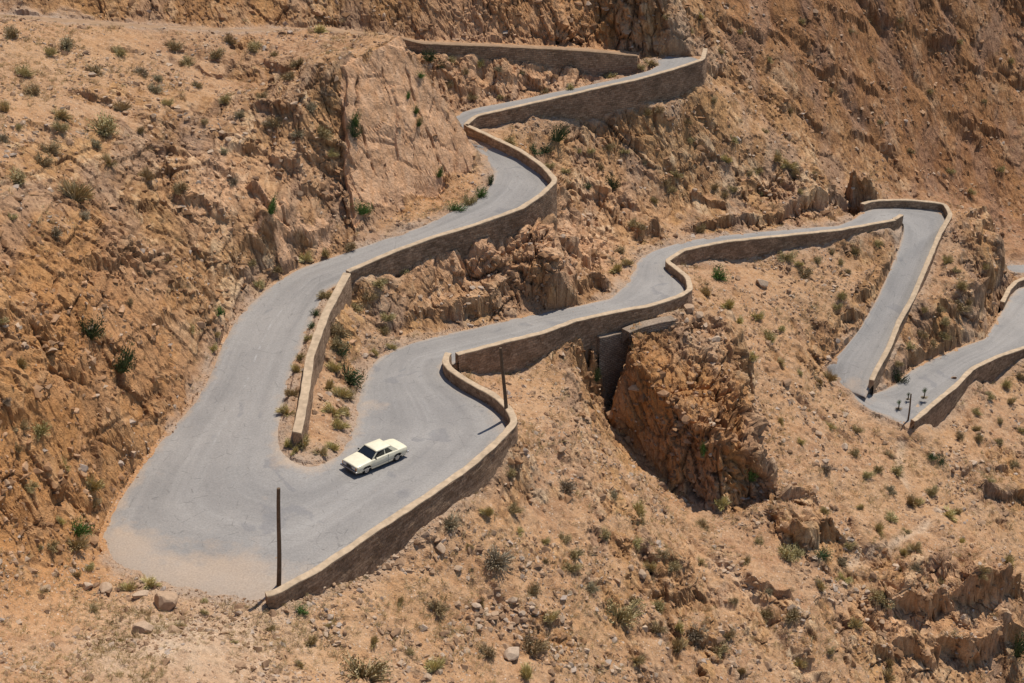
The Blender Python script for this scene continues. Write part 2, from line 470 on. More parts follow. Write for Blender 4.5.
# fixed height of the land outside the surveyed part
def sample(G, x, y, x0=GX0, y0=GY0, s=GS):
    fx = np.clip((x - x0) / s, 0, G.shape[1] - 1.001); fy = np.clip((y - y0) / s, 0, G.shape[0] - 1.001)
    i = fx.astype(int); j = fy.astype(int); a = fx - i; b = fy - j
    return (G[j, i] * (1 - a) + G[j, i + 1] * a) * (1 - b) + (G[j + 1, i] * (1 - a) + G[j + 1, i + 1] * a) * b

# ---- rock masses that stand out of the slope: each the lowest of a few tilted planes
_e0, _e1 = on_slab(341, 45), on_slab(354, 222); _t = (_e1 - _e0)[:2] / np.linalg.norm((_e1 - _e0)[:2]); _n = np.array([_t[1], -_t[0]]); _n *= -np.sign(_n[0])
_SL = pl(_e0, _e1, _e1 + np.array([_n[0], _n[1], -2.6]))
def SLAB_L(x, y):
    q = np.stack([x, y, x * 0], 1).astype(np.float32)
    j = np.floor(vnoise(q, 3., 61) * 3) / 3 * 1.6 + .5 * vnoise(q, 1., 62)
    return _SL(x + j * _n[0], y + j * _n[1])
CRAG = [SLAB, slope_pl(cB, (-.95, .1), 13), pl(cB, cC, cC + np.array([.757, .652, -3.2])), SLAB_L]
b1, b2 = at(618, 432, -11.0), at(702, 506, -14.0); r1 = at(625, 342, -4.4); r2 = np.array([15.6, 92.0, -8.9]); r0 = at(660, 312, -4.2)
BUTT = [slope_pl(at(620, 400, -8.8), (-1, .12), 80), pl(b1, b2, b1 + np.array([.70, .71, 2.7])), pl(r1, r2, at(745, 392, -8.3)), slope_pl(r0, (-.1, 1), 35), slope_pl(b2 + np.array([.9, -.2, 0]), (.35, -.94), 74),
        slope_pl(at(752, 410, -9.6), (.95, -.1), 70)]
PINN = [slope_pl(at(530, 300, -2.6), (-.15, -1), 78), slope_pl(at(508, 262, 0), (-1, .1), 70), slope_pl(at(553, 275, 0), (1, -.1), 66), slope_pl(at(530, 226, 1.75), (.1, -1), 20)]
SPIKE = [slope_pl(at(862, 172, -5.6), (-.2, -1), 82), slope_pl(at(853, 190, -6), (-1, .1), 78), slope_pl(at(870, 190, -6), (1, -.1), 55), slope_pl(at(860, 172, -5.4), (.1, 1), 50)]
MASSES = [CRAG, BUTT, PINN, SPIKE]
BOX = [(-24, 4, 98, 134), (4, 24, 84, 106), (-6, 8, 98, 108), (36, 48, 128, 142), (26, 48, 70, 90), (26, 50, 66, 86), (17, 28, 80, 100), (44, 58, 118, 146), (8, 20, 68, 84)]

# ---- road raster
RS = .2
rx0, ry0, rx1, ry1 = -75., 40., 125., 165.
rw, rh = int((rx1 - rx0) / RS), int((ry1 - ry0) / RS)
RM = np.zeros((rh, rw), np.float32); RZ = np.zeros((rh, rw), np.float64)
def splat(A, B):
    n = 90
    t = np.linspace(0, 1, n)[None, :, None]
    for k in range(len(A) - 1):
        for f in (0, .25, .5, .75):
            a = A[k] * (1 - f) + A[k + 1] * f; b = B[k] * (1 - f) + B[k + 1] * f
            P = a[None] * (1 - t[0]) + b[None] * t[0]
            i = ((P[:, 0] - rx0) / RS).astype(int); j = ((P[:, 1] - ry0) / RS).astype(int)
            ok = (i >= 0) & (i < rw) & (j >= 0) & (j < rh)
            RM[j[ok], i[ok]] = 1; RZ[j[ok], i[ok]] = P[ok, 2]
splat(UA, UB); splat(NA, NB_); splat(RA, RB)
def blur(M, r, n=2):
    M = M.astype(np.float64)
    for _ in range(n):
        for ax in (0, 1):
            c = np.cumsum(np.pad(M, [(r + 1, r) if a == ax else (0, 0) for a in (0, 1)], mode='edge'), axis=ax)
            sl1 = [slice(None)] * 2; sl0 = [slice(None)] * 2
            sl1[ax] = slice(2 * r + 1, None); sl0[ax] = slice(0, -2 * r - 1)
            M = (c[tuple(sl1)] - c[tuple(sl0)]) / (2 * r + 1)
    return M
# spread the road height a little beyond its edge
RZF = RZ.copy(); K = RM.copy()
wt = blur(RM, 6, 2); zz = blur(RZ * RM, 6, 2)
RZF = np.where(RM > .5, RZ, zz / np.maximum(wt, 1e-6))
NEAR = blur(RM, 5, 3)             # 1 inside, fades over about 3 m
RSM = lambda G, x, y: sample(G, x, y, rx0 + RS / 2, ry0 + RS / 2, RS)

def road_in(x, y):
    m = RSM(RM, x, y)
    return np.where((x > rx0 + 1) & (x < rx1 - 1) & (y > ry0 + 1) & (y < ry1 - 1), m, 0)

LEDGE_PX = [  # u0, v0, u1, v1 (crest line, left to right), face height, depth of the step behind it
    (893, 628, 1030, 606, 3.0, 5), (905, 662, 1030, 640, 2.6, 3), (870, 655, 905, 668, 1.2, 2), (786, 543, 842, 548, 2.2, 3), (780, 505, 815, 510, 1.2, 2), (668, 600, 708, 606, 1.8, 2.5), (745, 585, 792, 606, 1.1, 2), (690, 640, 725, 652, 1.2, 2), (655, 570, 690, 575, .9, 2),
    (700, 318, 745, 335, 1.0, 2), (725, 372, 750, 392, .8, 1.5),
    (770, 226, 850, 213, 2.0, 3), (690, 232, 760, 226, 1.2, 2.5), (640, 240, 662, 236, 1.6, 2), (570, 298, 612, 288, 1.5, 2.5), (440, 322, 520, 305, 1.6, 3), (380, 330, 440, 318, .6, 2),
    (826, 352, 862, 318, 1.3, 2), (862, 315, 893, 262, 1.0, 2), (885, 380, 965, 335, 1.6, 2.5), (920, 335, 985, 318, 1.4, 2), (978, 320, 1004, 270, 2.4, 3), (965, 262, 1003, 240, 1.2, 2), (955, 240, 1000, 228, .9, 2),
    (240, 262, 330, 232, 1.3, 2.5), (225, 285, 262, 270, 1.0, 2), (180, 205, 225, 232, 1.0, 3), (85, 262, 150, 285, 1.2, 3), (250, 200, 290, 232, 1.2, 2), (228, 152, 266, 160, 1.2, 2.5), (270, 165, 300, 185, 1.0, 2), (205, 175, 240, 185, .8, 2), (120, 200, 165, 215, .8, 2.5),
    (150, 150, 190, 160, .7, 2), (70, 95, 110, 108, .7, 2.5), (140, 120, 180, 128, .6, 2), (30, 130, 70, 138, .5, 2), (195, 70, 230, 80, .6, 2), (110, 50, 150, 58, .5, 2), (250, 110, 290, 118, .8, 2), (300, 165, 335, 180, 1.0, 2), (295, 200, 335, 215, 1.0, 2),
    (0, 330, 60, 345, 1.0, 3), (60, 372, 110, 392, 1.0, 2.5), (0, 420, 55, 440, 1.0, 2.5), (95, 340, 130, 362, .9, 2), (130, 400, 165, 395, .7, 2), (0, 515, 45, 530, 1.0, 2), (60, 500, 90, 505, .7, 2), (150, 330, 190, 340, .8, 2), (170, 290, 215, 300, .8, 2),
    (440, 88, 500, 92, .9, 2), (500, 80, 540, 84, .7, 1.5), (545, 78, 600, 78, .6, 1.5), (595, 200, 640, 215, .9, 2), (560, 215, 590, 232, 1.0, 2), (555, 250, 600, 262, 1.0, 2), (700, 165, 740, 180, .7, 2), (740, 195, 790, 205, .9, 2), (640, 180, 680, 192, .7, 2), (690, 205, 730, 212, .8, 2),
    (575, 358, 605, 372, .8, 1.5), (560, 335, 585, 345, .6, 1.5), (595, 395, 625, 420, .6, 1.5), (520, 620, 560, 632, .6, 2), (620, 545, 660, 555, .6, 2), (985, 505, 1030, 500, 1.4, 2.5), (960, 480, 1010, 470, .8, 2),
    (720, 25, 790, 45, .9, 4), (800, 70, 880, 100, .9, 4), (880, 20, 960, 50, .9, 4), (930, 110, 1010, 140, .9, 4), (760, 100, 820, 125, .9, 3), (850, 135, 900, 160, .9, 3), (960, 70, 1030, 90, .9, 4), (690, 60, 740, 80, .9, 3), (820, 10, 870, 30, .9, 4),
]
def _hit0(u, v):
    d = np.array([(u - CX) / FPX, cp_ + (CY - v) / FPX * sp_, -sp_ + (CY - v) / FPX * cp_])
    t = np.arange(45, 280, .2); z = CH + d[2] * t
    k = int(np.argmax(z < sample(S, d[0] * t, d[1] * t)))
    return np.array([d[0] * t[k], d[1] * t[k]])
LEDGES = [(_hit0(a, b), _hit0(c, d), h, L) for a, b, c, d, h, L in LEDGE_PX]

def base_height(x, y):
    z = sample(S, x, y)
    for mass, b in zip(MASSES, BOX):
        k = (x > b[0]) & (x < b[1]) & (y > b[2]) & (y < b[3])
        if k.any():
            P3 = np.stack([x[k], y[k], z[k]], 1).astype(np.float32)
            q_ = (3.5, 2, .38) if mass is CRAG else (3., 3, .75)
            xx = x[k] + q_[2] * fbm(P3, q_[0], q_[1], 97); yy = y[k] + q_[2] * fbm(P3, q_[0], q_[1], 98)
            h = np.min([f(xx, yy) for f in mass], axis=0)
            z[k] = np.maximum(z[k], h)
    for n_, (A, B_, h, L) in enumerate(LEDGES):
        m0 = L * 3.2
        k = np.nonzero((x > min(A[0], B_[0]) - m0) & (x < max(A[0], B_[0]) + m0) & (y > min(A[1], B_[1]) - m0) & (y < max(A[1], B_[1]) + m0))[0]
        if not len(k): continue
        T = B_ - A; ln = np.linalg.norm(T); T = T / ln; N = np.array([-T[1], T[0]])
        Q = np.stack([x[k] - A[0], y[k] - A[1]], 1)
        P3 = np.stack([x[k], y[k], x[k] * 0 + n_ * 7.7], 1).astype(np.float32)
        t = Q @ T; d = Q @ N + vnoise(P3, 2.2, 91) * .9 + vnoise(P3, .7, 92) * .3
        end = np.clip(np.minimum(t, ln - t) / (.22 * ln) + .5, 0, 1)
        hv = h * end * (.75 + .5 * vnoise(P3, 1.6, 93))
        z[k] += np.where(d > 0, np.minimum(d / .22, 1) * np.exp(-np.maximum(d - .22, 0) / L), 0) * hv
    return z

def ground(x, y):
    """bare ground, with the roads cut in"""
    x = np.asarray(x, float); y = np.asarray(y, float)
    return with_roads(x, y, base_height(x, y))

def with_roads(x, y, z):
    m = road_in(x, y)
    nr = RSM(NEAR, x, y)
    return np.where(m > .5, RSM(RZF, x, y) - .10 + .13 * np.clip((.72 - nr) / .22, 0, 1), z)

# ------------------------------------------------------------------ terrain sheet: fine near the viewpoint, coarser with distance
def build_terrain():
    th = np.linspace(-.50, .50, int(1250 * QUAL))
    ext = .50 + np.cumsum(np.linspace(.001, .03, 22))
    th = np.r_[-ext[::-1], th, ext]
    rr = np.concatenate([[26]]); r = 26.0; L = [r]
    while r < 290:
        r += .0016 * r; L.append(r)
    r = np.array(L); TH, R = np.meshgrid(th, r, indexing='ij')
    X = (R * np.sin(TH)).ravel(); Y = (R * np.cos(TH)).ravel()
    Z = ground(X, Y).reshape(TH.shape)
    dist = np.sqrt(R ** 2 + (CH - Z) ** 2)
    ds = np.sqrt(np.diff(R, axis=1) ** 2 + (np.diff(Z, axis=1) * .9) ** 2) / dist[:, 1:]
    wv = np.where((R[:, 1:] < 50), .25, 1) * np.where(R[:, 1:] > 215, .3, 1)
    ds = ds * wv
    cum = np.concatenate([np.zeros((len(th), 1)), np.cumsum(ds, axis=1)], 1)
    cum /= cum[:, -1:]
    cum = np.array([np.convolve(np.pad(cum[:, k], 9, mode='edge'), np.ones(19) / 19, 'valid') for k in range(cum.shape[1])]).T
    n = int(1000 * QUAL)
    q = np.linspace(0, 1, n)
    RR = np.array([np.interp(q, cum[i], r) for i in range(len(th))])
    TH2 = np.repeat(th[:, None], n, 1)
    return RR, TH2, len(th), n
RR, TH2, NTH, NR = build_terrain()
TX = (RR * np.sin(TH2)).ravel(); TY = (RR * np.cos(TH2)).ravel()
ZB = base_height(TX, TY)
TZ = with_roads(TX, TY, ZB)
# smooth normals of the undisturbed slope
e = .9
dzx = (base_height(TX + e, TY) - ZB) / e
dzy = (base_height(TX, TY + e) - ZB) / e
steep = np.sqrt(dzx ** 2 + dzy ** 2)
NN = np.stack([-dzx, -dzy, np.ones_like(dzx)], 1); NN /= np.linalg.norm(NN, axis=1)[:, None]
TP = np.stack([TX, TY, TZ], 1).astype(np.float32)

_d0 = TP - np.array([0, 0, CH], np.float32)
_dep0 = _d0[:, 1] * cp_ - _d0[:, 2] * sp_
_su0 = CX + FPX * _d0[:, 0] / _dep0
_sv0 = CY - FPX * (_d0[:, 1] * sp_ + _d0[:, 2] * cp_) / _dep0
_ord0 = np.argsort(_su0); _sus0 = _su0[_ord0]
def hit(u, v):
    """where the line of sight through u, v first meets the ground"""
    for rr in (1.6, 3, 6, 12):
        a, b = np.searchsorted(_sus0, [u - rr, u + rr])
        k = _ord0[a:b]; k = k[np.abs(_sv0[k] - v) < rr]
        if len(k):
            q = k[_dep0[k] < _dep0[k].min() + 1.2]
            return TP[q[np.argmin((_su0[q] - u) ** 2 + (_sv0[q] - v) ** 2)]].astype(float)
    return None
def sstep(x, a, b):
    t = np.clip((x - a) / (b - a), 0, 1); return t * t * (3 - 2 * t)

# ------------------------------------------------------------------ broken rock: where, and how rough
ROCKY = [  # u, v, radius in m, amount (+ rock, - loose soil)
    (470, 270, 5, .9), (430, 285, 3, .4), (575, 250, 5, .9), (590, 200, 5, .8), (620, 180, 4, .6), (545, 255, 4, .8), (640, 235, 4, .6), (650, 190, 4, .4),
    (720, 150, 6, .5), (700, 205, 5, .6), (760, 215, 4, .8), (800, 210, 4, .8), (840, 205, 3, .8), (560, 65, 6, .6), (470, 75, 6, .8), (610, 70, 3, .5),
    (860, 320, 4, .6), (835, 345, 2.5, .8), (880, 260, 2, .7), (950, 350, 3, .7), (985, 280, 4, .9), (940, 300, 2.5, .5), (925, 340, 2.5, .6), (970, 235, 4, .5),
    (690, 370, 4, 1.), (715, 395, 4, 1.), (740, 435, 3, .9), (660, 335, 3, .9), (715, 350, 3, .7), (745, 400, 3, .8), (720, 320, 3, .5), (690, 300, 2.5, .6), (740, 360, 2.5, .4), (570, 362, 2, .6), (560, 350, 1.5, .5),
    (820, 525, 4, .7), (790, 490, 3, .5), (690, 600, 3.5, .5), (715, 640, 3, .4), (680, 560, 2.5, .5), (950, 650, 6, 1), (900, 625, 4, .6), (860, 640, 2.5, .5), (990, 520, 3, .6), (1000, 490, 3, .5),
    (735, 575, 2.5, .5), (790, 640, 3, .3), (640, 540, 2, .3), (510, 640, 2, .3), (890, 660, 3, .5), (1005, 460, 2.5, .4),
    (560, 15, 10, .8), (460, 15, 8, .9), (620, 25, 6, .5), (300, 12, 6, .6), (120, 5, 8, .5), (720, 30, 6, .4), (820, 60, 8, .5), (900, 120, 8, .5), (960, 60, 9, .5), (880, 40, 7, .4), (760, 90, 6, .4), (840, 130, 5, .4), (990, 150, 6, .4),
    (30, 350, 6, .6), (60, 430, 5, .6), (110, 300, 6, .6), (170, 230, 6, .7), (230, 200, 5, .6), (220, 250, 4, .7), (160, 320, 4, .5), (40, 500, 3, .6), (60, 250, 4, .4), (250, 150, 5, .5), (300, 190, 4, .6), (90, 390, 4, .5),
    (20, 120, 7, -.5), (60, 60, 9, -.6), (120, 80, 6, -.3), (200, 60, 6, -.5), (30, 190, 5, -.3),
    (150, 640, 8, -.8), (40, 650, 4, -.2), (180, 400, 3, -.6), (120, 490, 3, -.4), (450, 570, 7, -.7), (560, 520, 6, -.4), (640, 640, 6, -.3), (780, 420, 9, -.7), (900, 500, 10, -.7), (800, 310, 6, -.6), (780, 280, 5, -.6), (720, 480, 3, -.4),
    (640, 130, 7, -.5), (730, 110, 5, -.2), (930, 250, 5, -.5), (530, 115, 3, -.8), (560, 130, 4, -.5), (340, 400, 4, -.6), (400, 305, 3, -.3), (545, 410, 5, -.4), (860, 450, 6, -.5),
]
ROCKY += [(u, v, 5, .3) for u in range(20, 330, 60) for v in range(50, 210, 45)]
rockadd = np.zeros(len(TX), np.float32)
for u, v, rad, a in ROCKY:
    h = hit(u, v)
    if h is None: continue
    d2 = (TX - h[0]) ** 2 + (TY - h[1]) ** 2 * .6 + (TZ - h[2]) ** 2 * .5
    k = d2 < (2.2 * rad) ** 2
    rockadd[k] += a * np.exp(-d2[k] / (rad * rad * .9))
near = np.where(road_in(TX, TY) > -1, RSM(NEAR, TX, TY), 0) * ((TX > rx0 + 1) & (TX < rx1 - 1) & (TY > ry0 + 1) & (TY < ry1 - 1))
inroad = road_in(TX, TY) > .5
n12 = fbm(TP, 9.0, 3, 3)
n3 = fbm(TP, 2.2, 3, 5, .65)
rock = sstep(.9 * steep + .34 * n12 + .5 * n3 + .6 * rockadd, .50, .92).astype(np.float32)
free = (1 - sstep(near, .3, .66)).astype(np.float32)
free[inroad] = 0

# smooth slab on the crag
_g = np.array([SLAB(1, 0) - SLAB(0, 0), SLAB(0, 1) - SLAB(0, 0)]); SLABN = np.array([-_g[0], -_g[1], 1]) / math.sqrt(1 + (_g ** 2).sum())
cragm = np.zeros(len(TX), np.float32)
b = BOX[0]; k = (TX > b[0]) & (TX < b[1]) & (TY > b[2]) & (TY < b[3])
hc = CRAG[0](TX[k], TY[k])
cragm[k] = (np.abs(hc - TZ[k]) < .9) * (np.abs(NN[k, 2] - SLABN[2]) < .16)
cragm *= free
for u, v, rad, a in [(425, 255, 3., .75), (470, 250, 2.5, .6), (580, 215, 4, .6), (560, 205, 3, .6), (615, 195, 3.5, .5), (480, 75, 4, .6)]:
    h = hit(u, v)
    cragm = np.maximum(cragm, a * np.exp(-((TP - h.astype(np.float32)) ** 2).sum(1) / rad ** 2) * free)
rock = np.maximum(rock, sstep(cragm, .25, .5).astype(np.float32))

# bedding frame: e1 across the beds
e1 = np.array([.90, -.12, .42]); e1 /= np.linalg.norm(e1)
e3 = np.cross(e1, [0, 1, 0]); e3 /= np.linalg.norm(e3); e2 = np.cross(e3, e1)
B = np.stack([TP @ e1, TP @ e2, TP @ e3], 1).astype(np.float32)
warp = np.stack([vnoise(TP, 5., 21), vnoise(TP, 5., 22), vnoise(TP, 5., 23)], 1) * 1.0
Bw = B + warp
m = (rock * free) > .01
disp = np.zeros(len(TX), np.float32); cell = np.full(len(TX), .5, np.float32); crack = np.zeros(len(TX), np.float32)
Bm = Bw[m]; amp = (rock * free)[m] * (1 - .86 * cragm[m])
w1, g1, i1, t1 = worley(Bm, (2.0, 2.9, 3.6), 31)
w2, g2, i2, t2 = worley(Bm + .3 * warp[m], (.8, 1.15, 1.4), 32)
w3, g3, i3, t3 = worley(Bm, (.36, .46, .55), 33)
bed = np.floor(Bm[:, 0] / 1.3 + .5 * vnoise(TP[m], 7., 40)).astype(np.int64)
bedh = h01(bed, bed * 0, bed * 0, 9)
big = fbm(TP[m], 7.0, 2, 50)
rough = .55 + .75 * sstep(fbm(TP[m], 11., 2, 55), -.3, .5)
boost = np.ones(m.sum(), np.float32)
for u, v, rad, a in [(690, 385, 5, 1.1), (725, 430, 4, 1.0), (530, 260, 3.5, .9), (590, 215, 6, .2), (960, 640, 6, .5), (815, 525, 3.5, .5), (560, 20, 9, .4)]:
    h = hit(u, v)
    if h is not None: boost += a * np.exp(-((TP[m] - h.astype(np.float32)) ** 2).sum(1) / rad ** 2)
boost *= 1 - .45 * (sstep(TY[m], 138, 156) * sstep(TX[m], 2, 26)).astype(np.float32)
boost *= 1 - .25 * sstep(-TX[m], 8, 16).astype(np.float32) * (TY[m] < 118)
d = (i1 - .5) * .85 + t1 * .6 + (i2 - .5) * .5 + t2 * .34 + (i3 - .5) * .2 + t3 * .16 + (bedh - .5) * .6
d -= .40 * (1 - sstep(g1, 0, .08)) + .22 * (1 - sstep(g2, 0, .10)) + .06 * (1 - sstep(g3, 0, .14))
w0, g0, i0, t0 = worley(Bm, (3.4, 4.4, 5.2), 37)
d += np.clip(boost - 1, 0, 1.2) * (t0 * 1.0 + (i0 - .5) * .8 - .5 * (1 - sstep(g0, 0, .07))) - .25 * t0 * (boost < 1)
d = d * rough + big * .45
d += vnoise(TP[m], .5, 60) * .07
d += cragm[m] * (fbm(Bm, (1.2, 3., 4.), 3, 66) * 1.0 + (i2 - .5) * 1.0 + t1 * 1.5 + t0 * 2.6 + (i0 - .5) * 1.8 - 1.2 * (1 - sstep(g0, 0, .035)))
disp[m] = d * amp * boost * (.40 + .14 * sstep(rockadd[m], .3, 1.))
cell[m] = .3 * i2 + .25 * i1 + .2 * i3 + .25 * bedh
crack[m] = np.maximum(1 - sstep(g1, 0, .07), .7 * (1 - sstep(g2, 0, .10))) * rock[m] * (1 - .55 * cragm[m])
# loose ground
soil = free * (1 - .75 * rock)
gul = fbm(TP * np.array([1, 1, .35], np.float32), 5.0, 4, 70, .55)
disp += soil * (gul * .42 + fbm(TP, .8, 2, 80) * .10)
s1, sg, si, st_ = worley(TP + .15 * warp, .55, 35)
stone = np.clip(.55 - s1, 0, 1) * (si > .62)
disp += soil * stone * .34
cell = np.where(rock > .25, cell, .5 + (si - .5) * .5 * (stone > .03))
jag = np.stack([vnoise(TP, .9, 25), vnoise(TP, .9, 26), vnoise(TP, .9, 27)], 1) * .22
# long cracks running down the slab
for (u0, v0, u1, v1, wd) in [(354, 55, 358, 100, .09), (358, 100, 366, 150, .11), (404, 48, 411, 92, .07), (411, 92, 424, 125, .09), (424, 125, 446, 170, .09), (446, 170, 470, 200, .07), (376, 50, 392, 110, .04), (428, 60, 450, 105, .05), (395, 175, 420, 215, .06), (366, 150, 392, 210, .10), (380, 45, 384, 75, .05), (440, 80, 455, 130, .05), (392, 110, 408, 150, .04), (366, 95, 400, 92, .035), (405, 150, 432, 147, .035), (385, 165, 372, 200, .05), (430, 100, 448, 120, .03), (352, 190, 390, 190, .05), (400, 130, 440, 140, .05)]:
    a = hit(u0, v0); c = hit(u1, v1)
    if a is None or c is None: continue
    ax = c - a; L = np.linalg.norm(ax); ax /= L
    q = TP - a + warp * .25 + jag
    t = q @ ax; dd = np.linalg.norm(q - np.clip(t, 0, L)[:, None] * ax, axis=1)
    g = np.exp(-(dd / wd) ** 2) * ((t > -.5) & (t < L + .5))
    disp -= (g * np.minimum(.9, wd * 6) * free).astype(np.float32); crack = np.maximum(crack, g.astype(np.float32))
# rills washed into the loose slopes
path = np.zeros(len(TX), np.float32)
for (u0, v0, u1, v1, wd, dp, pale) in [(837, 494, 868, 545, .35, .55, 0), (868, 545, 905, 600, .4, .5, 0), (800, 549, 835, 580, .3, .5, 0), (905, 598, 955, 665, .7, .9, .5), (880, 520, 905, 575, .3, .4, 0), (660, 500, 720, 560, .3, .4, 0), (720, 560, 770, 620, .5, .5, .5),
                               (770, 620, 820, 683, .5, .6, .3), (560, 450, 600, 520, .3, .35, 0), (480, 560, 540, 660, .3, .3, 0), (740, 330, 800, 400, .25, .35, 0), (800, 400, 850, 440, .25, .3, 0), (929, 521, 890, 543, .4, .12, .8), (890, 543, 851, 564, .4, .12, .8), (900, 440, 905, 486, .35, .1, .8), (690, 580, 730, 610, .35, .4, .2),
                               (600, 120, 690, 190, .3, .4, 0), (640, 110, 720, 160, .3, .4, 0), (700, 110, 790, 190, .4, .5, 0), (780, 20, 900, 170, .9, .6, 0), (860, 0, 980, 150, 1., .7, 0), (720, 20, 830, 140, .8, .6, 0), (940, 0, 1020, 90, .9, .6, 0)]:
    a = hit(u0, v0); c = hit(u1, v1)
    if a is None or c is None: continue
    ax = c - a; L = np.linalg.norm(ax); ax /= L
    q = TP - a + warp * .8; q[:, 2] += .0
    t = q @ ax; r_ = q - np.clip(t, 0, L)[:, None] * ax
    g = np.exp(-(r_[:, 0] ** 2 + r_[:, 1] ** 2 + .15 * r_[:, 2] ** 2) / wd ** 2)
    disp -= (g * dp * free).astype(np.float32); path = np.maximum(path, (g * pale).astype(np.float32))
# an edge of crumbs and dust over the asphalt's rim
rim = sstep(near, .25, .5) * (~inroad)
disp += (rim * (.06 * vnoise(TP, .7, 90) + .03)).astype(np.float32)
disp[inroad] = (np.clip((.92 - near) / .3, 0, 1) * (.16 * vnoise(TP, 1.3, 95) + .06 * vnoise(TP, .35, 96)))[inroad]
NN2 = NN.copy(); NN2[:, 2] = np.maximum(NN2[:, 2], .15); NN2 /= np.linalg.norm(NN2, axis=1)[:, None]
TV = TP + (NN2 * disp[:, None]).astype(np.float32)

# colour zones: redder cut faces low on the left hill and under the top road, greyer scree
ZONE = [(40, 420, 9, .9), (80, 330, 8, .7), (150, 300, 6, .6), (20, 520, 5, .9), (170, 380, 4, .7), (60, 490, 4, .8), (110, 440, 5, .7), (410, 120, 6, .45), (430, 190, 5, .5), (540, 20, 9, .6), (250, 6, 9, .5), (100, 5, 8, .4), (450, 15, 8, .6), (600, 30, 6, .5),
        (700, 410, 5.5, 1.), (650, 380, 4, .7), (530, 290, 3, .4), (940, 640, 4, .3), (40, 600, 4, .3), (930, 335, 4, .3), (500, 590, 8, .2), (835, 350, 2, .6), (880, 60, 12, .25), (740, 60, 8, .2), (960, 150, 8, .3)]
orange = np.zeros(len(TX), np.float32)
for u, v, rad, a in ZONE:
    h = hit(u, v)
    if h is None: continue
    d2 = ((TP - h.astype(np.float32)) ** 2).sum(1)
    orange += a * np.exp(-d2 / (rad * rad)).astype(np.float32)
orange = np.clip(orange + .25 * n12, 0, 1)
pale = np.zeros(len(TX), np.float32)
for u, v, rad, a in [(430, 250, 4, .8), (470, 250, 3, .8), (530, 240, 2.5, .8), (575, 215, 5, .7), (600, 250, 4, .6), (560, 250, 3, .6), (470, 72, 6, .8), (540, 78, 4, .6), (600, 75, 4, .5), (300, 160, 4, .5), (210, 205, 3, .6), (230, 180, 4, .5), (890, 620, 3, .6), (960, 615, 5, .5), (820, 500, 3, .4), (620, 190, 5, .4), (735, 570, 3, .7), (800, 215, 4, .4), (540, 35, 4, .5), (470, 30, 4, .5), (110, 65, 3, .4), (980, 290, 3, .3), (720, 330, 3, .3)]:
    h = hit(u, v)
    if h is not None: pale += a * np.exp(-((TP - h.astype(np.float32)) ** 2).sum(1) / rad ** 2)
pale = np.clip(pale + .3 * n3, 0, 1) * (pale > .08)
gravel = np.clip(sstep(near, .05, .55) * (1 - .85 * rock), 0, 1).astype(np.float32)
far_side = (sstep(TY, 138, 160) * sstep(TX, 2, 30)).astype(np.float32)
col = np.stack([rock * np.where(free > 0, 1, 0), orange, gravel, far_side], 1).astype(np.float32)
path = np.maximum(path, sum(a * np.exp(-((TP - hit(u, v).astype(np.float32)) ** 2).sum(1) / r ** 2) for u, v, r, a in [(180, 625, 5, .55), (250, 640, 4, .4), (100, 640, 4, .35), (150, 670, 4, .4)]).astype(np.float32) * (.6 + .5 * n3))
slabc = np.maximum(cragm, pale * .85)
col2 = np.stack([cell, crack, slabc, path], 1).astype(np.float32)

# ------------------------------------------------------------------ materials
def new_mat(name):
    m = bpy.data.materials.new(name); m.use_nodes = True
    nt = m.node_tree
    return m, nt, nt.nodes['Principled BSDF']

